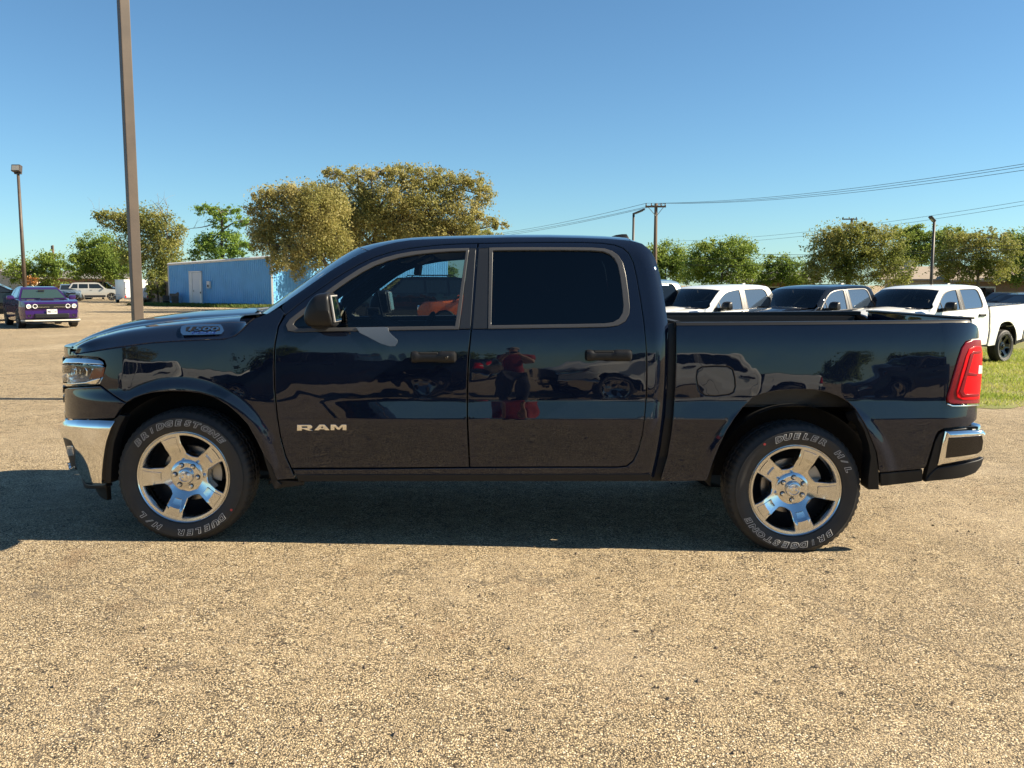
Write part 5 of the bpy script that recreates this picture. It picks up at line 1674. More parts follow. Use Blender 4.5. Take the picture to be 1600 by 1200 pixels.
def wall_box(name, pxa, pxb, z0, z1, out, th, mat, parent):
    a, b_ = on_wall(pxa), on_wall(pxb)
    c = A0 + ud * (a + b_) / 2 + nd * (out) - A0
    return MB().box((c[0], c[1], (z0 + z1) / 2 - A0[2] + A0[2] - 0), (abs(b_ - a), th, z1 - z0), rz=angw).build(name, mat, parent)
dz = hA0
door = wall_box('door', 303.5, 316, .02, 2.35, .05, .06, pbr('white_door', (.62, .63, .64), .5), shed)
wall_box('door_handle', 304.4, 305.4, 1.0, 1.12, .10, .05, STEEL, door)
wall_box('door_frame', 298.5, 303.2, 0, 2.45, .06, .10, WHITEP, shed)
wall_box('door_frame', 316.3, 318, 0, 2.45, .06, .10, WHITEP, shed)
wall_box('door_frame', 298.5, 318, 2.37, 2.47, .06, .10, WHITEP, shed)
wall_box('meter_box', 327, 331.5, 1.25, 1.75, .10, .14, WHITEP, shed)
wall_box('meter_window', 328.3, 330.3, 1.33, 1.50, .18, .02, BLACKPL, shed)
pp = A0 + ud * on_wall(321.5) + nd * .35
t_ = thing('white_post', 'white post standing to the right of the shed door', 'post', (pp[0], pp[1], float(gz(pp[0], pp[1]))))
MB().box((0, 0, .9), (.19, .12, 1.8), rz=angw, bev=.01).build('post', WHITEP, t_)
MB().box((0, -.02, 1.83), (.22, .15, .05), rz=angw).build('post_cap', WHITEP, t_)
MB().box((-.02, -.09, .95), (.06, .04, .12), rz=angw).build('latch', BLACKPL, t_)
# old wooden bench leaning on the shed
pp = A0 + ud * on_wall(282) + nd * .7
bench = thing('wooden_bench', 'weathered dark bench against the blue shed beside the door', 'bench', (pp[0], pp[1], float(gz(pp[0], pp[1]))), angw)
OLDW = pbr('weathered_wood', (.075, .065, .055), .85, vary=(8, .7, (.13, .11, .09)))
for k in range(4): MB().box((0, .20, .42 + k * .13), (.98, .03, .11), bev=.008).build('back_slat', OLDW, bench)
for k in range(3): MB().box((0, -.05 - k * .13, .38), (1.0, .11, .03), bev=.006).build('seat_slat', OLDW, bench)
for s_ in (-1, 1):
    MB().box((s_ * .50, -.12, .36), (.05, .55, .72)).build('bench_end', OLDW, bench)
m_ = MB(); m_.add([(-.52, .24, .86), (0, .24, .80), (.45, .24, .98), (.52, .24, .90), (.52, .28, .72), (-.52, .28, .72)], [(0, 1, 2, 3, 4, 5)])
m_.prism([(-.52, .72), (.52, .72), (.52, .90), (.45, .98), (0, .80), (-.52, .86)], .19, .22); m_.V = m_.V[6:]; m_.F = [tuple(i - 6 for i in f) for f in m_.F[1:]]
m_.build('back_rail', OLDW, bench)
# grass strip along the shed
n = 9000
tt_ = r_.uniform(-2.0, Lf + 14, n); oo = r_.uniform(0, 1, n) ** 1.5 * 2.2
xs = A0[0] + ud[0] * tt_ + nd[0] * (oo + .05); ys = A0[1] + ud[1] * tt_ + nd[1] * (oo + .05)
tag(blades('weeds', xs, ys, .20, .035, leaf_mat('green_weeds', [(.05, .08, .015), (.10, .15, .03), (.20, .19, .06)], .3), r_, .5), 'strip of green weeds along the foot of the blue shed', 'weeds', kind='stuff')  # blade colours run from dark green to dull yellow

# wooden fence between trailer and shed
F0 = aty(228, 455, 77); F1 = aty(264, 455, 69)
fence = thing('wooden_fence', 'dark weathered board fence between trailer and blue shed', 'fence', (F0[0], F0[1], float(gz(F0[0], F0[1]))))
fd_ = F1 - F0; fl = math.hypot(fd_[0], fd_[1]); fa = math.atan2(fd_[1], fd_[0]); nb_ = int(fl / .16)
fm = None
for k in range(nb_):
    t = (k + .5) / nb_
    h = 1.75 + random.uniform(-.05, .06)
    if fm is None:
        o = MB().box((0, 0, h / 2), (.145, .02, h), rz=fa).build('board', OLDW, fence); fm = o
    else:
        o = fm.copy(); COL.objects.link(o)
    o.location = (fd_[0] * t, fd_[1] * t, 0); o.scale = (1, 1, h / 1.75)
MB().tube([(0, .03, 1.4), (fd_[0], fd_[1] + .03, 1.4)], .04, 4).build('rail', OLDW, fence)
MB().tube([(0, .03, .4), (fd_[0], fd_[1] + .03, .4)], .04, 4).build('rail', OLDW, fence)

# ------------------------------------------------------------------ poles and cables
BROWN = pbr('brown_pole_paint', (.080, .058, .042), .55, vary=(2.5, .7, (.045, .032, .024)), bump=(60, .15, .003))
DARKP = pbr('dark_pole_paint', (.055, .045, .04), .5)
WOODP = pbr('pole_wood', (.12, .085, .06), .9, bump=(25, .5, .01))
pb = gpt(221, 624)
t_ = thing('light_pole', 'tall square brown light pole behind the bonnet of the truck', 'light pole', pb)
MB().box((0, 0, 4.6), (.125, .125, 9.2), rz=math.radians(40), bev=.008).build('pole', BROWN, t_)
MB().box((0, 0, .04), (.34, .34, .03), rz=math.radians(40), bev=.004).build('base_plate', BROWN, t_)
for k in range(4):
    a = math.radians(40 + 45 + 90 * k)
    MB().lathe([(0, 0), (0, .016), (.045, .016), (.045, 0)], 6, 'Z', (.19 * math.cos(a), .19 * math.sin(a), .05)).build('anchor_bolt', STEEL, t_)
MB().box((0, 0, 9.3), (.9, .4, .18), bev=.03).build('lamp_head', DARKP, t_)
# flood light at left
Y2 = 56
pt_ = aty(29.5, 272, Y2); pbm = aty(43, 470, Y2)
z0 = float(gz(pt_[0], Y2))
t_ = thing('flood_light_pole', 'pole with a square flood light at the far left above the purple car', 'light pole', (aty(36, 400, Y2)[0], Y2, z0))
hp = pt_[2] - z0
xt = 0
MB().tube([(0, 0, 0), (0, 0, hp)], [.13, .085], 10).build('pole', BROWN, t_, smooth_=True)
MB().box((0, 0, hp + .04), (.42, .16, .10), bev=.02).build('bracket', DARKP, t_)
hd = MB().box((-.02, -.08, hp + .32), (.52, .34, .42), M=Matrix.Rotation(math.radians(-12), 3, 'X'), bev=.03).build('lamp_head', DARKP, t_)
MB().box((-.02, -.262, hp + .35), (.42, .012, .30), M=Matrix.Rotation(math.radians(-12), 3, 'X')).build('lamp_lens', pbr('frosted_lens', (.40, .38, .33), .3), hd)
# thin wooden pole at left
Y3 = 115
p = aty(85.5, 440, Y3)
t_ = thing('utility_pole', 'plain thin wooden pole in front of the dark green tree at left', 'utility pole', (p[0], Y3, float(gz(p[0], Y3))))
MB().tube([(0, 0, 0), (0, 0, aty(85.5, 384, Y3)[2])], [.17, .13], 8).build('pole', WOODP, t_, smooth_=True)
MB().box((0, -.16, aty(85.5, 388, Y3)[2]), (.22, .2, .5)).build('transformer', DARKP, t_)
# utility pole with crossarm
Y4 = 62
p = aty(1023, 440, Y4); zb = float(gz(p[0], Y4))
ztop = aty(1023, 318, Y4)[2]
upole = thing('utility_pole', 'wooden utility pole with a braced crossarm above the truck cab corner', 'utility pole', (p[0], Y4, zb))
MB().tube([(0, 0, 0), (0, 0, ztop - zb)], [.16, .11], 10).build('pole', WOODP, upole, smooth_=True)
za = aty(1023, 323, Y4)[2] - zb
arm_l = aty(1008, 322, Y4)[0] - p[0]; arm_r = aty(1040, 323, Y4)[0] - p[0]
MB().box(((arm_l + arm_r) / 2, -.12, za), (arm_r - arm_l, .10, .12)).build('crossarm', WOODP, upole)
for s_ in (arm_l * .8, arm_r * .8): MB().tube([(s_, -.12, za), (0, -.12, za - .65)], .022, 5).build('brace', STEEL, upole)
ins_x = [arm_l + .05, arm_l * .45, arm_r * .5, arm_r - .05]
for x in ins_x: MB().lathe([(0, 0), (0, .04), (.05, .05), (.10, .03), (.16, .045), (.18, 0)], 8, 'Z', (x, -.12, za + .06)).build('insulator', DARKP, upole)
# second pole top behind the golden elm
Y5 = 90
p5 = aty(1327, 440, Y5)
up2 = thing('utility_pole', 'utility pole whose top just shows above the golden elm', 'utility pole', (p5[0], Y5, float(gz(p5[0], Y5))))
z5 = aty(1327, 341, Y5)[2] + .36
MB().tube([(0, 0, 0), (0, 0, z5)], [.17, .12], 8).build('pole', WOODP, up2, smooth_=True)
MB().box((-.25, -.1, z5 - .1), (1.5, .1, .12)).build('crossarm', WOODP, up2)
for x in (-.9, -.3, .4): MB().lathe([(0, 0), (0, .05), (.14, .05), (.16, 0)], 8, 'Z', (x, -.1, z5 - .04)).build('insulator', DARKP, up2)
def lamp(px_base, px_top, py_top, Y, tip_px, label):
    pb_ = aty(px_base, 440, Y); z = float(gz(pb_[0], Y)); pt2 = aty(px_top, py_top, Y)
    t = thing('lamp_post', label, 'lamp post', (pb_[0], Y, z))
    h = pt2[2] - z
    MB().tube([(0, 0, 0), (0, 0, h)], [.085, .06], 8).build('pole', DARKP, t, smooth_=True)
    dx = aty(tip_px[0], tip_px[1], Y) - aty(px_top, py_top, Y)
    M_ = Matrix.Rotation(-math.atan2(dx[2], dx[0]) if dx[0] > 0 else math.atan2(dx[2], -dx[0]), 3, 'Y')
    hd_ = MB().box((dx[0] * .55, 0, h + dx[2] * .55), (abs(dx[0]) * 1.15 + .1, .30, .09), M=M_, bev=.02).build('lamp_head', DARKP, t)
    MB().box((dx[0] * .62, 0, h + dx[2] * .55 - .052), (abs(dx[0]) * .8, .24, .015), M=M_).build('lamp_lens', pbr('lamp_lens_grey', (.35, .34, .30), .3) if 'lamp_lens_grey' not in MATS else MATS['lamp_lens_grey'], hd_)
    MB().box((0, 0, .02), (.3, .3, .04)).build('base_plate', DARKP, t)
lamp(988.5, 988.5, 334, 46, (1003, 328), 'dark lamp post just left of the utility pole above the roof')
lamp(1455, 1455, 346, 42, (1449, 339), 'dark lamp post with tilted head behind the nearest white pickup')
def cable(A, B, sag, r, label, n=28, group='overhead cables'):
    A = np.array(A, float); B = np.array(B, float)
    pts = [A + (B - A) * t - np.array([0, 0, sag * 4 * t * (1 - t)]) for t in np.linspace(0, 1, n)]
    m = MB().tube(pts, r, 5, cap=False)
    o = m.build('power_line', MATS['cable_black'], None, True, fix=False)
    return tag(o, label, 'power line', group)
pbr('cable_black', (.03, .032, .03), .6)
up = np.array([p[0], Y4, zb])
ends = [(1760, 229.5), (1760, 233.5), (1760, 240.5)]
atts = [ins_x[0], ins_x[2], ins_x[3]]
lefts = [(690, 372), (690, 374), (690, 377)]
names = ['uppermost', 'middle', 'lowest']
for k in range(3):
    A = up + np.array([atts[k], -.12, za + .22]); B = aty(ends[k][0], ends[k][1], 30)
    cable(A, B, .45, .010, '%s of the three cables rising to the right from the utility pole' % names[k])
    cable(A, aty(lefts[k][0], lefts[k][1], 110), .5, .014, '%s of the three cables running left from the utility pole' % names[k])
for k, (y0, y1) in enumerate(((377, 297), (383, 303))):
    cable(aty(1030, y0, 120), aty(1700, y1, 60), .8, .014, ('upper' if k == 0 else 'lower') + ' faint thin cable in the sky above the pickups')
for k, (xa, y0, xb, y1, Ya, Yb) in enumerate(((1070, 405, 1720, 372, 58, 48), (1070, 414, 1720, 393, 58, 48), (1180, 397, 1720, 380, 56, 46))):
    cable(aty(xa, y0, Ya), aty(xb, y1, Yb), .25, .014, ['upper dark cable crossing the trees on the right', 'lowest dark cable crossing the trees on the right', 'middle dark cable crossing the trees on the right'][k])
cable(aty(-60, 424, 90), aty(85, 428, 114), .1, .014, 'thin pale cable in front of the trees at far left')

# ------------------------------------------------------------------ houses
def house(label, x, y, w, d, h, rise, wall, roof, rz=0.0, chimney=None, windows=()):
    z = float(gz(x, y))
    t = thing('house', label, 'house', (x, y, z), rz)
    MB().box((0, 0, h / 2), (w, d, h)).build('wall', wall, t)
    m = MB()
    e = .45
    prof = [(-d / 2 - e, h - .05), (0, h + rise), (d / 2 + e, h - .05), (d / 2 + e, h + .07), (0, h + rise + .14), (-d / 2 - e, h + .07)]
    m.prism(prof, -w / 2 - e, w / 2 + e, 'X')
    rf = m.build('roof', roof, t)
    if chimney: MB().box((chimney, -d * .12, h + rise * .8 + .3), (.5, .5, 1.1)).build('chimney', STEEL, rf)
    for wx, wz, ww, wh in windows:
        f = MB().box((wx, -d / 2 - .02, wz), (ww + .16, .06, wh + .16)).build('window', WHITEP, t)
        MB().box((wx, -d / 2 - .055, wz), (ww, .02, wh)).build('pane', MATS['black_glass'], f)
    m = MB(); m.prism([(-d / 2, h - .02), (0, h + rise - .02), (d / 2, h - .02)], -w / 2, w / 2, 'X'); m.build('gable', wall, t)
    return t
TANROOF = pbr('tan_shingles', (.38, .31, .24), .85, vary=(3, .5, (.30, .24, .18)))
GREYROOF = pbr('grey_shingles', (.20, .19, .18), .85)
PALEW = pbr('pale_siding', (.55, .47, .36), .7)
BRICKW = pbr('brown_wall', (.26, .16, .11), .85)
p = aty(1462, 450, 75); house('long low house with tan roof behind the right lamp post', p[0], 75, 7.5, 7, 2.3, 1.0, PALEW, TANROOF, -.45, -2.2, [(-1.5, 1.3, 1.2, 1), (1.6, 1.3, 1.2, 1)])
p = aty(1575, 450, 70); house('tan roofed house at the right edge behind the elm', p[0], 70, 7, 7, 2.2, 1.0, BRICKW, TANROOF, -.5, None, [(-1.5, 1.2, 1.2, 1)])
p = aty(1205, 452, 70); house('grey roofed house between the first white and dark pickup', p[0], 70, 6, 6, 2.1, .7, BRICKW, GREYROOF, -.25, None, [(0, 1.2, 1.2, 1)])
p = aty(25, 450, 110); house('pale gabled house behind the dark car at far left', p[0], 110, 5, 9, 2.2, 1.0, PALEW, GREYROOF, 1.2, None, [(0, 1.2, 1.2, 1)])
p = aty(99, 450, 112); house('small cream house right of the thin wooden pole', p[0], 112, 3.4, 5, 1.8, .7, PALEW, TANROOF, .2, None, [(0, 1.1, .8, .8)])
p = aty(150, 446, 110); house('low house hidden behind the round green tree', p[0], 110, 8, 6, 2.2, .8, BRICKW, GREYROOF, .2)
# small green sign right of the cab
p = aty(1062, 455, 55)
t_ = thing('sign_post', 'small green and white sign on a post beside the truck cab', 'sign', (p[0], 55, float(gz(p[0], 55))))
MB().tube([(0, 0, 0), (0, 0, 1.75)], .03, 6).build('post', WHITEP, t_)
MB().box((0, -.03, 1.5), (.24, .02, .34)).build('sign_plate', WHITEP, t_)
MB().box((0, -.045, 1.56), (.20, .01, .17)).build('sign_field', pbr('sign_green', (.03, .22, .10), .5), t_)
# ------------------------------------------------------------------ other vehicles
def shell(name, outline, half, mat, parent, step=.10, cur=False, auto=32, grid=.14):
    """closed body from a side outline (x, z) and a half-width function"""
    P = np.asarray(outline, float)
    P = densify(P, step)
    if area2(P) < 0: P = P[::-1]
    lo, hi = P.min(0), P.max(0)
    G = np.stack(np.meshgrid(np.arange(lo[0], hi[0], grid), np.arange(lo[1], hi[1], grid * .6), indexing='ij'), -1).reshape(-1, 2)
    V2, T_, idx = fill2d([P], G)
    h = half(V2[:, 0], V2[:, 1])
    A = np.stack([V2[:, 0], -h, V2[:, 1]], 1); B = np.stack([V2[:, 0], h, V2[:, 1]], 1)
    n = len(A)
    F = [tuple(t) for t in T_] + [tuple(int(i) + n for i in t[::-1]) for t in T_]
    ix = idx[0]; m = len(ix)
    for i in range(m):
        j = (i + 1) % m
        if ix[i] != ix[j]: F.append((ix[j], ix[i], ix[i] + n, ix[j] + n))
    o = obj(name, np.vstack([A, B]), F, mat, parent, True)
    auto_smooth(o, auto)
    return o

def side_pane(name, poly, half, mat, parent, off=.006, both=True):
    P = densify(np.asarray(poly, float), .15)
    if area2(P) < 0: P = P[::-1]
    V2, T_, idx = fill2d([P], np.zeros((0, 2)))
    h = half(V2[:, 0], V2[:, 1]) + off
    for s in ((-1, 1) if both else (-1,)):
        V = np.vstack([np.stack([V2[:, 0], s * h, V2[:, 1]], 1), np.stack([V2[:, 0], s * (h - .02), V2[:, 1]], 1)])
        n = len(V2); m = len(idx[0]); ix = idx[0]
        F = [tuple(t) if s < 0 else tuple(t[::-1]) for t in T_]
        F += [(ix[(i + 1) % m], ix[i], ix[i] + n, ix[(i + 1) % m] + n) for i in range(m) if ix[i] != ix[(i + 1) % m]]
        obj(name, V, F, mat, parent)

def car_wheel(x, y, r, parent, rim_mat, spokes=5, w=.20):
    s = -1 if y < 0 else 1
    t = MB().lathe([(-w / 2 + .02, r * .66), (-w / 2, r * .78), (-w / 2, r * .90), (-w / 2 + .03, r), (w / 2 - .03, r), (w / 2, r * .9), (w / 2, r * .7)], 32)
    wo = empty('wheel', (x, y, r), parent=parent)
    auto_smooth(t.build('tyre', RUBBER, wo), 35)
    if s > 0: wo.rotation_euler = (0, 0, PI)
    m = MB().lathe([(-w / 2 + .03, r * .68), (-w / 2 + .01, r * .64), (-w / 2 + .05, r * .60)], 32)
    for k in range(spokes):
        a = 2 * PI * k / spokes + .3
        c, s_ = math.cos(a), math.sin(a)
        m.box((c * r * .34, -w / 2 + .03, s_ * r * .34), (r * .60, .04, r * .16), M=Matrix.Rotation(-a, 3, 'Y'))
    m.lathe([(-w / 2 - .0, 0), (-w / 2, r * .12), (-w / 2 + .04, r * .15)], 16)
    m.build('rim', rim_mat, wo)
    MB().lathe([(.0, 0), (.0, r * .62)], 24).build('barrel', DARKRIM, wo)

def arch(cx, r, zb, n=9, r2=None):
    """points of a wheel opening going from +x to -x over the wheel at height zb"""
    return [(cx + r * math.cos(t), max(zb, .33 + r * math.sin(t))) for t in np.linspace(-.25, PI + .25, n)]

def wagon(root, body_mat, L=4.6, W=1.84, H=1.72, hood=1.02, wheel_r=.36, rim=None, rear_slant=.35, glass_mat=None, rack=False, fx=None, wind=.85, hood_len=1.25, sedan=False, lower=None):
    """front towards -x. A wagon/SUV or sedan from a side outline"""
    glass_mat = glass_mat or MATS['car_glass']; rim = rim or ALLOY
    f, r = -L / 2, L / 2
    wf, wr = f + .88, r - .92
    zb = .30; zs = hood + .02
    hw = W / 2
    def half(x, z):
        e = np.clip((np.abs(x) - (L / 2 - .55)) / .55, 0, 1)
        return hw * (1 - .16 * e ** 2.2) - .09 * np.clip((z - .75), 0, 9) ** 1.0 * .35 - .05 * np.clip(.55 - z, 0, 1) - .015 * np.clip(z - .9, 0, 1)
    top = [(f + .02, .55), (f, .72), (f + .06, hood - .18), (f + .22, hood - .06), (f + hood_len, hood + .03)]
    if sedan: back = [(r - .75, hood + .06), (r - .12, hood + .04), (r - .02, hood - .15), (r, .70), (r - .05, .42)]
    else: back = [(r - .06, hood + .04), (r - .02, .75), (r, .60), (r - .06, .40)]
    bot = [(wr + .60, .36)] + arch(wr, wheel_r + .07, zb) + arch(wf, wheel_r + .07, zb) + [(f + .12, .34)]
    body = shell('body', top + back + bot, half, body_mat, root)
    x0 = f + hood_len - .05
    x1 = x0 + wind
    if sedan: gh = [(x0, hood), (x1, H - .03), (x1 + .45, H), (x1 + 1.1, H - .06), (r - .55, hood + .02)]
    else: gh = [(x0, hood), (x1, H - .05), (x1 + .35, H), (r - rear_slant - .35, H - .01), (r - rear_slant, H - .06), (r - .08, hood + .02)]
    def ghalf(x, z): return half(np.clip(x, -L / 2 + .6, L / 2 - .5), np.full_like(z, hood)) - .03 - .36 * (z - hood) * (1 + 0 * x)
    cab = shell('cabin', gh, ghalf, body_mat, root)
    # panes
    def pane_x(x): return x
    zt = H - .14; zl = hood + .07
    def lx(z): return x0 + (x1 - x0) * (z - hood) / (H - .05 - hood)
    rb_ = gh[-2] if not sedan else gh[-2]
    re_ = gh[-1]
    def rx(z): return re_[0] + (rb_[0] - re_[0]) * (z - re_[1]) / (rb_[1] - re_[1])
    mid = x0 + (rx(zl) - x0) * .47
    side_pane('side_window', [(lx(zl) + .16, zl), (mid - .05, zl), (mid - .03, zt), (lx(zt) + .14, zt)], ghalf, glass_mat, cab)
    if sedan:
        side_pane('side_window', [(mid + .05, zl), (rx(zl) - .25, zl), (rx(zt) - .12, zt), (mid + .06, zt)], ghalf, glass_mat, cab)
    else:
        m2 = mid + (rx(zl) - mid) * .52
        side_pane('side_window', [(mid + .05, zl), (m2 - .04, zl), (m2 - .05, zt), (mid + .06, zt)], ghalf, glass_mat, cab)
        side_pane('side_window', [(m2 + .05, zl), (rx(zl) - .16, zl), (rx(zt) - .14, zt), (m2 + .04, zt)], ghalf, glass_mat, cab)
    for nm, fx_, z_a, z_b, sg in (('windscreen', lx, zl + .01, H - .10, -1), ('rear_window', rx, zl + .05, H - .13, 1)):
        ya = float(ghalf(np.array([0.]), np.array([z_a]))[0]) - .08; yb = float(ghalf(np.array([0.]), np.array([z_b]))[0]) - .08
        V = []
        for z, yy in ((z_a, ya), (z_b, yb)):
            x = fx_(z) + sg * .012
            V += [(x, -yy, z), (x + sg * .03, 0, z + .01), (x, yy, z)]
        V2_ = [(x - sg * .03, y, z) for x, y, z in V]
        F = [(0, 1, 4, 3), (1, 2, 5, 4)]
        m = MB(); m.add(V + V2_, F + [tuple(i + 6 for i in q[::-1]) for q in F] + [(0, 3, 9, 6), (2, 8, 11, 5), (3, 4, 10, 9), (4, 5, 11, 10), (1, 0, 6, 7), (2, 1, 7, 8)])
        m.build(nm, glass_mat, cab)
    for x in (wf, wr):
        for s in (-1, 1): car_wheel(x, s * (hw - .11), wheel_r, root, rim)
    MB().box((0, 0, .42), (L - 1.0, W - .45, .25)).build('underbody', UNDER, root)
    for s in (-1, 1):
        side_pane_ = MB().box((f + .10, s * (hw - .34), hood - .24), (.10, .36, .15), rz=s * .30, bev=.03).build('headlight', LAMPIN, root)
        MB().box((r - .05, s * (hw - .20), hood - .12), (.10, .20, .26), rz=-s * .2, bev=.03).build('tail_light', REDLENS, root)
        MB().box((x0 + .22, s * (hw + .07), hood + .10), (.12, .20, .14), bev=.04).build('mirror', body_mat, root)
        for x in (mid - .20, mid + .80): MB().box((x, s * (float(half(np.array([x]), np.array([hood - .10]))[0]) + .012), hood - .10), (.18, .03, .035), bev=.008).build('door_handle', BLACKPL, root)
    MB().box((f + .03, 0, hood - .26), (.06, W * .44, .13), bev=.02).build('grille', BLACKPL, root)
    MB().box((f + .02, 0, .46), (.10, W * .72, .16), bev=.03).build('front_bumper', lower or BLACKPL, root)
    MB().box((r - .0, 0, .50), (.12, W * .84, .18), bev=.03).build('rear_bumper', lower or BLACKPL, root)
    if lower:
        side_pane('lower_cladding', [(wf + .5, .33), (wr - .5, .33), (wr - .5, .52), (wf + .5, .52)], half, lower, root, .012)
    if rack:
        for s in (-1, 1): MB().tube([(x1 + .35, s * (hw - .42), H - .02), (x1 + .45, s * (hw - .42), H + .06), (r - .75, s * (hw - .42), H + .06), (r - .62, s * (hw - .42), H - .03)], .02, 6).build('roof_rail', BLACKPL, root)
    return root
pbr('car_glass', (.012, .016, .018), .04, coat=.6)
WHITE = paint('white_paint', (.80, .80, .77), 0.0, .4)
SILVER = paint('silver_paint', (.50, .48, .44), .35, .38)
BLACKP = paint('black_paint', (.008, .009, .011), 0.0, .35)
GREYBLUE = paint('grey_blue_paint', (.14, .20, .27), .3, .35)
PURPLE = paint('purple_paint', (.034, .010, .085), .2, .32)
ORANGE = paint('orange_paint', (.72, .13, .035), 0.0, .4)
REDP = paint('red_paint', (.42, .02, .025), 0.0, .4)
DARKGREY = paint('charcoal_paint', (.035, .037, .042), .2, .35)

# --- pickups of the same make: the truck copied with its parts
SKIP = {'chassis_frame', 'engine_bay_light_block', 'sump_guard', 'rear_axle', 'front_axle', 'exhaust_and_tank', 'spare_tyre_carrier', 'headliner', 'sun_visor', 'protective_film', 'badge_wording', 'tyre_lettering', 'paint_mark',
        'lug_nut', 'lug_recess', 'cap_emblem', 'brake_caliper', 'spoke_inlay', 'key_lock', 'handle_recess', 'pillar_lining', 'door_card', 'bumper_reflection', 'step_pad', 'cab_bed_gap_fill', 'wheel_hub', 'centre_console'}
def base_name(o): return o.name.split('.')[0]
def copy_truck(over, x, y, yaw, label, group):
    def rec(o, parent):
        if base_name(o) in SKIP: return None
        c = o.copy(); COL.objects.link(c)
        if parent is not None: c.parent = parent
        if c.type == 'MESH':
            for s in c.material_slots:
                if s.material and s.material.name in over:
                    m = over[s.material.name]; s.link = 'OBJECT'; s.material = m
        for ch in list(o.children): rec(ch, c)
        return c
    c = rec(truck, None)
    c.location = (x, y, float(gz(x, y)) + .0)
    c.rotation_euler = (0, 0, yaw)
    c['label'] = label; c['group'] = group
    return c
GR = 'pickups parked in a row on the lawn'
yawp = math.radians(34)
GLASSB = MATS['car_glass']
SKYG = {'tinted_glass': pbr('mirror_tint_glass', (.03, .04, .05), .02, coat=1.0, spec=1.0), 'privacy_glass': MATS['mirror_tint_glass']}
MATS['mirror_tint_glass'].node_tree.nodes['Principled BSDF'].inputs['Coat IOR'].default_value = 2.2
copy_truck({'dark_blue_paint': WHITE, 'polished_alloy': BLACKP, 'grey_window_trim': BLACKPL, 'pillar_cover': BLACKPL, **SKYG}, 10.25, 22.2, yawp, 'nearest white crew cab pickup with black wheels on the lawn at right', GR)
copy_truck({'dark_blue_paint': BLACKP, **SKYG}, 7.65, 22.4, yawp, 'black pickup parked between the two white pickups', GR)
copy_truck({'dark_blue_paint': WHITE, **SKYG}, 5.2, 22.6, yawp, 'farther white pickup right behind the truck bed next to the cab', GR)
copy_truck({'dark_blue_paint': GREYBLUE}, 3.0, 22.9, yawp, 'grey blue pickup mostly hidden behind the truck cab corner', GR)
# behind the photographer: the row that shows in the paint
GB = 'vehicles parked behind the photographer'
copy_truck({'dark_blue_paint': WHITE}, 3.5, -7.6, math.radians(176), 'white pickup seen as a reflection in the rear door', GB) if False else None
def behind(over, x, y, yaw, label): return copy_truck(over, x, y, yaw, label, GB)
behind({'dark_blue_paint': WHITE}, 3.25, -7.0, math.radians(-20), 'white pickup mirrored in the rear door of the navy truck')
behind({'dark_blue_paint': BLACKP}, -3.3, -7.0, math.radians(8), 'black pickup mirrored in the front door of the navy truck')
behind({'dark_blue_paint': WHITE}, -8.6, -7.6, math.radians(-24), 'white pickup mirrored in the front wing of the navy truck')
behind({'dark_blue_paint': DARKGREY}, 10.2, -7.6, math.radians(-4), 'charcoal pickup mirrored in the bed side of the navy truck')

def place(root, x, y, yaw):
    root.location = (x, y, float(gz(x, y))); root.rotation_euler = (0, 0, yaw); return root
# silver wagon, the dark one behind it
r0 = thing('station_wagon', 'silver four wheel drive wagon parked in front of the round tree', 'suv')
wagon(r0, SILVER, L=4.6, H=1.70, hood=1.08, rack=True, rear_slant=.40, hood_len=1.35, wind=.62, lower=DARKGREY)
p = aty(149, 456, 85); place(r0, p[0], 85, math.radians(201))
r0 = thing('station_wagon', 'black wagon mostly hidden behind the silver wagon', 'suv')
wagon(r0, BLACKP, L=4.7, H=1.80, hood=1.10, rear_slant=.35, rack=True)
p = aty(158, 456, 93); place(r0, p[0], 93.5, math.radians(195))
r0 = thing('hatchback', 'dark blue car between purple car and silver wagon', 'car')
wagon(r0, GREYBLUE, L=4.2, H=1.55, hood=.95, wheel_r=.32)
p = aty(108, 458, 84); place(r0, p[0], 84, math.radians(120))
# through the front windows: orange and dark SUVs
r0 = thing('compact_suv', 'orange compact suv seen through the truck front window', 'suv')
wagon(r0, ORANGE, L=4.4, H=1.66, hood=1.04, wheel_r=.36, lower=BLACKPL, rear_slant=.45)
place(r0, -.95, 30, math.radians(6))
r0 = thing('large_suv', 'dark suv seen through the truck window behind the orange one', 'suv')
wagon(r0, BLACKP, L=4.9, H=1.85, hood=1.12, wheel_r=.39, rack=True)
place(r0, -4.2, 37, math.radians(20))
# far left dark car and red one behind
r0 = thing('parked_sedan', 'dark car cut by the left edge beside the purple car', 'car')
wagon(r0, BLACKP, L=4.9, W=1.9, H=1.62, hood=1.15, wheel_r=.37, sedan=True)
p = aty(-20, 470, 38); place(r0, p[0], 38, math.radians(205))
r0 = thing('parked_hatchback', 'red car showing its roof above the dark car at far left', 'car')
wagon(r0, REDP, L=4.3, H=1.75, hood=1.05)
p = aty(-22, 455, 58); place(r0, p[0], 58, math.radians(190))
# right edge cars
r0 = thing('parked_sedan', 'dark sedan behind the nearest white pickup at the right edge', 'car')
wagon(r0, BLACKP, L=4.8, H=1.62, hood=1.10, sedan=True)
p = aty(1612, 470, 33); place(r0, p[0], 33, math.radians(30))
r0 = thing('parked_hatchback', 'grey car far behind the tailgate of the nearest white pickup', 'car')
wagon(r0, DARKGREY, L=4.4, H=1.55, hood=1.0)
p = aty(1572, 470, 48); place(r0, p[0], 48, math.radians(30))

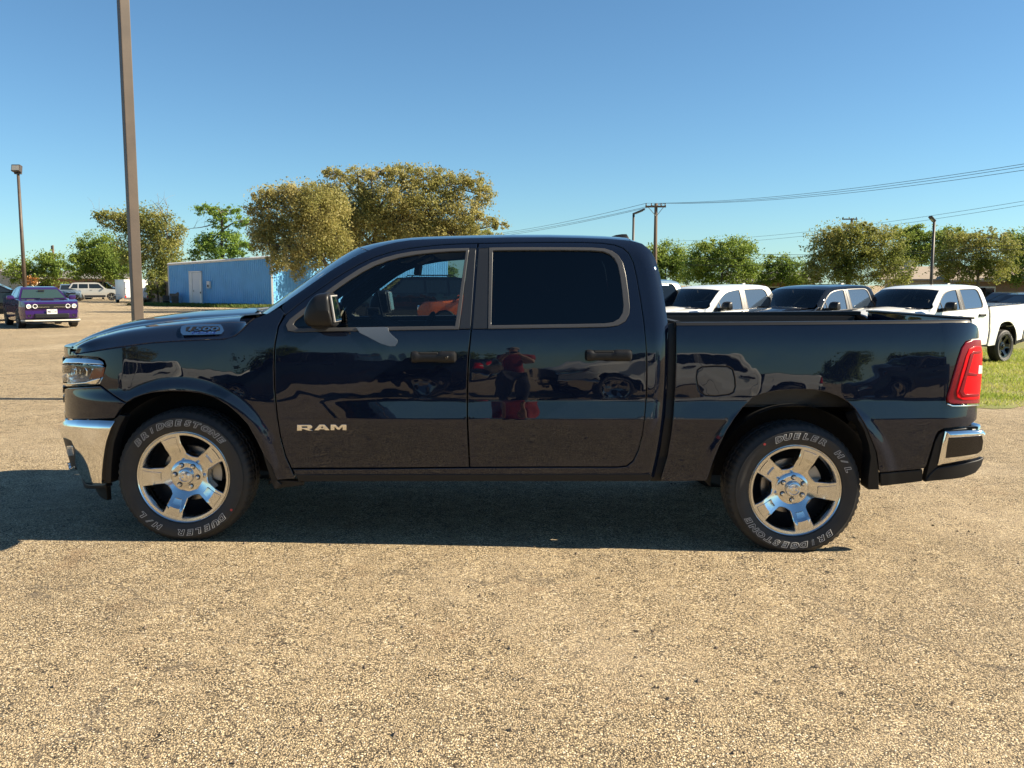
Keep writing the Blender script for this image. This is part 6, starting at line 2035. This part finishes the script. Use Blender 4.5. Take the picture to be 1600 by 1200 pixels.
# --- purple muscle car
pc = thing('muscle_car', 'purple two door muscle car facing the camera at left', 'car')
def pch(x, z):
    e = np.clip((-x - 1.75) / .75, 0, 1); e2 = np.clip((x - 1.7) / .8, 0, 1)
    return .96 * (1 - .15 * e ** 2.2 - .10 * e2 ** 2) - .10 * np.clip(z - .78, 0, 1) - .12 * np.clip(.5 - z, 0, 1)
wfx, wrx = -1.55, 1.40
outl = [(-2.47, .36), (-2.50, .50), (-2.47, .62), (-2.50, .70), (-2.47, .86), (-2.40, .915), (-2.1, .96), (-1.5, .995), (-.95, 1.02), (1.6, 1.03), (2.35, 1.04), (2.47, .98), (2.45, .55), (2.35, .36), (wrx + .55, .30)] + arch(wrx, .43, .24) + arch(wfx, .43, .24) + [(-2.2, .28)]
body = shell('body', outl, pch, PURPLE, pc, auto=25)
def pgh(x, z): return .83 - .55 * np.clip(z - 1.0, 0, 1) - .10 * np.clip(np.abs(x - .35) - .9, 0, 2)
ghl = [(-.98, 1.0), (-.30, 1.36), (-.05, 1.43), (.45, 1.455), (.95, 1.40), (1.85, 1.03)]
cab = shell('cabin', ghl, pgh, PURPLE, pc, auto=25)
def quad_pane(name, pts, th, mat, parent):
    V = [np.array(p) for p in pts]
    n = np.cross(V[1] - V[0], V[3] - V[0]); n /= np.linalg.norm(n)
    m = MB(); m.add([v + n * th for v in V] + [v for v in V], [(0, 1, 2, 3), (7, 6, 5, 4), (0, 4, 5, 1), (1, 5, 6, 2), (2, 6, 7, 3), (3, 7, 4, 0)])
    return m.build(name, mat, parent)
PCG = pbr('greenish_windscreen', (.03, .055, .05), .05, coat=.6)
quad_pane('windscreen', [(-.93, .72, 1.035), (-.93, -.72, 1.035), (-.36, -.57, 1.335), (-.36, .57, 1.335)], .012, PCG, cab)
side_pane('side_window', [(-.55, 1.07), (.55, 1.08), (.62, 1.37), (-.02, 1.37), (-.2, 1.33)], pgh, MATS['car_glass'], cab)
side_pane('quarter_window', [(.68, 1.10), (1.15, 1.12), (.95, 1.30), (.72, 1.36)], pgh, MATS['car_glass'], cab)
quad_pane('rear_window', [(1.70, -.60, 1.09), (1.70, .60, 1.09), (1.02, .52, 1.37), (1.02, -.52, 1.37)], .012, MATS['car_glass'], cab)
# front: black grille band, four round lamps, lower intake, pale splitter
MB().box((-2.495, 0, .775), (.05, 1.66, .155), bev=.02).build('grille', BLACKPL, pc)
MB().box((-2.523, .38, .745), (.012, .62, .012)).build('grille_bar', CHROME, pc)
MB().box((-2.523, -.38, .745), (.012, .62, .012)).build('grille_bar', CHROME, pc)
for y in (-.72, -.52, .52, .72):
    h = MB().lathe([(-2.53, .058), (-2.535, .070), (-2.525, .078), (-2.50, .078)], 24, 'X', (0, y, .775)).build('headlight', pbr('lamp_ring_white', (.8, .8, .8), .3) if 'lamp_ring_white' not in MATS else MATS['lamp_ring_white'], pc)
    MB().lathe([(-2.528, 0), (-2.524, .058)], 20, 'X', (0, y, .775)).build('lamp_lens', BLACKPL if abs(y) < .6 else LAMPIN, h)
MB().box((-2.50, 0, .44), (.08, 1.10, .16), bev=.03).build('lower_intake', BLACKPL, pc)
for y in (-.72, .72):
    MB().lathe([(-2.49, 0), (-2.50, .05), (-2.45, .055)], 16, 'X', (0, y * .98, .46)).build('fog_light', BLACKPL, pc)
sp = [(-2.56, -.60), (-2.50, -.84), (-2.30, -.94), (-2.2, -.94), (-2.2, .94), (-2.30, .94), (-2.50, .84), (-2.56, .60)]
m = MB(); m.prism(sp, .26, .305, 'Z'); m.build('splitter', pbr('pale_guard', (.62, .60, .52), .5), pc)
m = MB(); m.prism([(x + .04, y * .98) for x, y in sp], .20, .255, 'Z'); m.build('chin', BLACKPL, pc)
m = MB(); m.prism([(-1.75, -.22), (-1.35, -.30), (-1.05, -.30), (-1.05, .30), (-1.35, .30), (-1.75, .22)], .985, 1.045, 'Z'); sco = m.build('bonnet_scoop', PURPLE, pc, auto=30)
MB().box((-1.745, 0, 1.015), (.03, .40, .035)).build('scoop_opening', BLACKPL, sco)
for y in (-.55, .55): MB().box((-1.62, y, .995), (.12, .26, .012), rz=.3 * (1 if y > 0 else -1), bev=.004).build('bonnet_vent', BLACKPL, pc)
pl = MB().box((-2.545, 0, .585), (.015, .33, .165), bev=.004).build('number_plate', WHITEP, pc)
def flat_text(name, body, x, y0, z0, w, h, mat, parent):
    V, F = text_geo(body, bold=.02)
    lo, hi = V.min(0), V.max(0)
    P = [(x, y0 + w / 2 - (v[0] - lo[0]) / (hi[0] - lo[0]) * w, z0 + (v[1] - lo[1]) / (hi[1] - lo[1]) * h) for v in V]
    o = MB().add(P, F).build(name, mat, parent, fix=False); return o
flat_text('plate_lettering', 'MBS C131', -2.5545, 0, .545, .28, .075, pbr('plate_ink', (.03, .03, .06), .6), pl)
flat_text('plate_state', 'TEXAS', -2.5545, 0, .635, .12, .022, MATS['plate_ink'], pl)
for s in (-1, 1):
    m = MB().box((-.62, s * 1.02, 1.06), (.14, .24, .14), bev=.045); m.box((-.60, s * .88, 1.03), (.06, .2, .05)); m.build('mirror', PURPLE, pc, auto=40)
    side_ = MB().tube([(-1.2, s * .955, .80), (1.0, s * .955, .84)], .012, 6).build('body_crease', PURPLE, pc)
    for x in (wfx, wrx): car_wheel(x, s * .84, .365, pc, DARKRIM, 7, w=.25)
    MB().box((2.45, s * .5, .85), (.06, .72, .13), bev=.02).build('tail_light', REDLENS, pc)
MB().box((-.55, 0, 1.30), (.03, .22, .06), bev=.01).build('interior_mirror', BLACKPL, cab)
MB().box((0, 0, .38), (3.8, 1.5, .22)).build('underbody', UNDER, pc)
hd_ang = -62.6 + 9
p = aty(61, 470, 33.5); place(pc, p[0], 33.5, math.radians(hd_ang - 180)); pc.scale = (1, 1, 1)

# --- white utility trailer
WP2 = pbr('white_trailer_paint', (.78, .78, .76), .35, vary=(2, .25, (.68, .68, .66)))
pa = aty(194, 455, 74); pb2 = aty(231, 455, 74)
tr_ = thing('utility_trailer', 'white enclosed utility trailer parked behind the brown pole', 'trailer', (aty(213, 455, 74)[0] - .57 * 1.72, 74 + .82 * 1.72, float(gz(pa[0], 75))), math.radians(35))
Wt = (pb2[0] - pa[0]) * .96; Ht = aty(200, 438, 76)[2]
MB().box((0, 0, .40 + (Ht - .45) / 2), (Wt, 3.4, Ht - .45), bev=.05).build('box', WP2, tr_, auto=40)
for s in (-1, 1):
    dd = MB().box((s * Wt * .235, -1.72, .45 + (Ht - .6) / 2), (Wt * .45, .04, Ht - .62), bev=.01).build('rear_door', WP2, tr_)
    MB().box((s * .06, -1.76, 1.1), (.03, .03, .9)).build('lock_bar', STEEL, dd)
    for z in (.7, 1.2, 1.7): MB().box((s * Wt * .455, -1.75, z), (.08, .03, .06)).build('hinge', STEEL, dd)
    MB().box((s * (Wt / 2 + .16), .3, .62), (.34, 1.0, .05), bev=.02).build('mudguard', WP2, tr_)
    MB().box((s * (Wt / 2 + .16), -.2, .45), (.34, .04, .36)).build('mudguard_end', WP2, tr_)
    car_wheel(.0 + s * (Wt / 2 + .14), 0.0, .33, tr_, STEEL) if False else None
    w_ = MB().lathe([(-.1, .0), (-.1, .2), (-.1, .33), (.1, .33), (.1, 0)], 24, 'X', (s * (Wt / 2 + .15), .3, .33)); w_.build('wheel', RUBBER, tr_)
    MB().box((s * Wt * .45, -1.73, .52), (.10, .03, .16)).build('tail_light', REDLENS, tr_)
MB().box((0, -1.66, .36), (Wt, .12, .12)).build('bumper', STEEL, tr_)
MB().tube([(0, 1.7, .40), (0, 3.0, .42)], .05, 6).build('drawbar', STEEL, tr_)
MB().box((0, 0, Ht - .02), (Wt * 1.01, 3.42, .05), bev=.01).build('roof', WP2, tr_)

# ------------------------------------------------------------------ the photographer, seen mirrored in the paint
def skin_body(name, joints, edges, mat, parent, sub=2):
    me = bpy.data.meshes.new(name)
    me.from_pydata([j[:3] for j in joints], edges, [])
    o = bpy.data.objects.new(name, me); COL.objects.link(o)
    o.modifiers.new('skin', 'SKIN')
    for i, j in enumerate(joints):
        sv = me.skin_vertices[0].data[i]
        r = j[3]; sv.radius = (r, r) if not hasattr(r, '__len__') else r
        sv.use_root = (i == 0)
    s = o.modifiers.new('sub', 'SUBSURF'); s.levels = sub; s.render_levels = sub
    dg = bpy.context.evaluated_depsgraph_get()
    nm = bpy.data.meshes.new_from_object(o.evaluated_get(dg))
    o.modifiers.clear(); o.data = nm
    nm.materials.clear(); nm.materials.append(mat)
    nm.polygons.foreach_set('use_smooth', np.ones(len(nm.polygons), bool))
    o.parent = parent
    return o
SKIN = pbr('skin', (.45, .27, .19), .5); JEANS = pbr('dark_jeans', (.03, .035, .05), .85, bump=(120, .3, .003)); REDS = pbr('red_shirt', (.26, .022, .028), .8, bump=(40, .3, .01)); CAPM = pbr('grey_cap', (.24, .21, .17), .8)
zp = float(gz(.02, -.5))
person = thing('person', 'person in red shirt and cap holding a phone, mirrored in the rear door', 'person', (.02, -.52, zp), 0)
# body, facing +y
J = [(0, 0, .98, .12), (0, -.01, 1.15, .12), (0, -.02, 1.33, (.155, .11)), (0, -.02, 1.47, (.12, .09)), (0, .0, 1.54, .058), (0, .02, 1.62, .075), (0, .025, 1.72, .088), (0, .02, 1.79, .06),
     (.10, 0, .93, .10), (.12, .02, .52, .066), (.13, -.02, .10, .045), (.14, .14, .04, .04),
     (-.10, 0, .93, .10), (-.12, .02, .52, .066), (-.13, -.02, .10, .045), (-.14, .14, .04, .04),
     (.19, -.02, 1.44, .062), (.22, .12, 1.24, .046), (.14, .36, 1.42, .036), (.085, .43, 1.50, .036),
     (-.19, -.02, 1.44, .062), (-.22, .12, 1.24, .046), (-.14, .36, 1.42, .036), (-.085, .43, 1.50, .036)]
E = [(0, 1), (1, 2), (2, 3), (3, 4), (4, 5), (5, 6), (6, 7), (0, 8), (8, 9), (9, 10), (10, 11), (0, 12), (12, 13), (13, 14), (14, 15), (3, 16), (16, 17), (17, 18), (18, 19), (3, 20), (20, 21), (21, 22), (22, 23)]
skin_body('body', J, E, SKIN, person)
S = [(0, -.01, .90, (.19, .155)), (0, -.01, 1.02, (.185, .15)), (0, -.01, 1.18, (.175, .15)), (0, -.02, 1.34, (.20, .145)), (0, -.02, 1.46, (.15, .11)), (0, -.01, 1.52, .075), (.20, -.02, 1.44, .085), (.215, .08, 1.29, .068), (-.20, -.02, 1.44, .085), (-.215, .08, 1.29, .068)]
skin_body('shirt', S, [(0, 1), (1, 2), (2, 3), (3, 4), (4, 5), (4, 6), (6, 7), (4, 8), (8, 9)], REDS, person)
Tj = [(0, 0, .98, (.165, .135)), (.10, 0, .90, .118), (.12, .02, .52, .085), (.13, -.01, .10, .07), (-.10, 0, .90, .118), (-.12, .02, .52, .085), (-.13, -.01, .10, .07)]
skin_body('trousers', Tj, [(0, 1), (1, 2), (2, 3), (0, 4), (4, 5), (5, 6)], JEANS, person)
for s in (-1, 1):
    skin_body('shoe', [(s * .135, -.06, .05, .05), (s * .14, .06, .045, .05), (s * .145, .17, .035, .04)], [(0, 1), (1, 2)], BLACKPL, person)
    for k in range(4):
        a = (s * .075, .435, 1.475 + k * .022, .0095)
        skin_body('finger', [(s * .095, .43, 1.48 + k * .02, .010), (s * .068, .465, 1.485 + k * .022, .009), (s * .055, .495, 1.49 + k * .022, .008)], [(0, 1), (1, 2)], SKIN, person, 1)
    skin_body('thumb', [(s * .085, .42, 1.53, .011), (s * .06, .43, 1.56, .010), (s * .045, .455, 1.565, .009)], [(0, 1), (1, 2)], SKIN, person, 1)
    MB().lathe([(0, 0), (0.004, .011), (.010, .0)], 10, 'Y', (s * .032, .098, 1.70)).build('eye', WHITEP, person, True)
    MB().lathe([(-.006, 0), (-.006, .02), (.008, .028), (.012, .0)], 10, 'X', (s * .086, .02, 1.69)).build('ear', SKIN, person, True)
MB().tube([(0, .095, 1.71), (0, .125, 1.675), (0, .10, 1.665)], [.008, .014, .008], 8).build('nose', SKIN, person, True)
MB().box((0, .098, 1.640), (.05, .008, .012), bev=.003).build('mouth', pbr('lips', (.33, .13, .11), .5), person)
m = MB().lathe([(0, .104), (.03, .106), (.07, .09), (.10, .05), (.115, 0)], 24, 'Z', (0, .015, 1.73)); m.build('cap', CAPM, person, True)
m = MB(); m.prism([(-.085, .08), (-.08, .15), (-.04, .19), (.04, .19), (.08, .15), (.085, .08)], 1.735, 1.745, 'Z'); m.build('cap_brim', CAPM, person)
MB().box((0, .485, 1.565 - zp * 0), (.155, .009, .075), bev=.004).build('phone_case', BLACKPL, person) if False else None
phone = tag(MB().box((0, 0, 0), (.155, .009, .074), bev=.0035).build('phone', BLACKPL, None, auto=40), 'black phone held up by the photographer', 'phone')
phone.location = (.03, -.075, EYE - .05)
# trees and a low building beyond, so that the paint has a skyline to mirror
for k, (x, y, sc_, src) in enumerate(((-14, -46, 1.0, 'shade_tree.002'), (-4, -52, 1.1, 'shade_tree.001'), (12, -75, 1.0, 'shade_tree.004'), (30, -64, 1.1, 'shade_tree.002'), (-27, -42, 1.0, 'elm_tree'), (33, -50, 1.2, 'shade_tree.001'))):
    if src in bpy.data.objects:
        c = copy_tree(bpy.data.objects[src]); c.location = (x, y, float(gz(x, y))); c.rotation_euler = (0, 0, k * 1.3)
        c['label'] = ['green tree far behind the photographer, second from left', 'green tree far behind the photographer near the middle', 'green tree far behind the photographer right of middle', 'green tree far behind the photographer towards the right', 'sparse elm far behind the photographer at the left end', 'large green tree far behind the photographer at the right end'][k]
        c['group'] = 'trees behind the photographer'

# more of the same trees along the far side of the lot and past both edges of the view
far_spots = [(-78, 84, 'shade_tree.001', 'green tree beyond the left edge, nearest the red car'), (-92, 78, 'shade_tree.002', 'round green tree beyond the left edge, second from the red car'), (-108, 70, 'elm_tree', 'sparse elm beyond the left edge of the lot'), (-122, 60, 'shade_tree.001', 'wide green tree at the far left end of the lot'),
             (0.5, 118, 'shade_tree.004', 'distant green tree hidden behind the truck cab roof'), (8, 122, 'shade_tree.002', 'distant round tree hidden behind the rear window of the truck'), (-9, 120, 'shade_tree.001', 'distant wide tree hidden behind the front window of the truck'),
             (56, 66, 'shade_tree.004', 'broad green tree beyond the right edge, nearest the house'), (66, 60, 'elm_tree.004', 'olive elm beyond the right edge of the lawn'), (78, 56, 'shade_tree.003', 'green tree beyond the right edge, past the olive elm'), (92, 48, 'shade_tree.004', 'broad green tree at the far right end of the lawn'), (50, 72, 'shade_tree.005', 'tall green tree beyond the right edge behind the house')]
for k, (x, y, src, lab) in enumerate(far_spots):
    if src not in bpy.data.objects: continue
    c = copy_tree(bpy.data.objects[src]); c.location = (x, y, float(gz(x, y))); c.rotation_euler = (0, 0, .7 + k * 1.7)
    sc_ = .8 if abs(x) < 15 else 1.0
    c.scale = (sc_, sc_, sc_)
    c['label'] = lab; c['group'] = 'trees along the far edge of the lot'
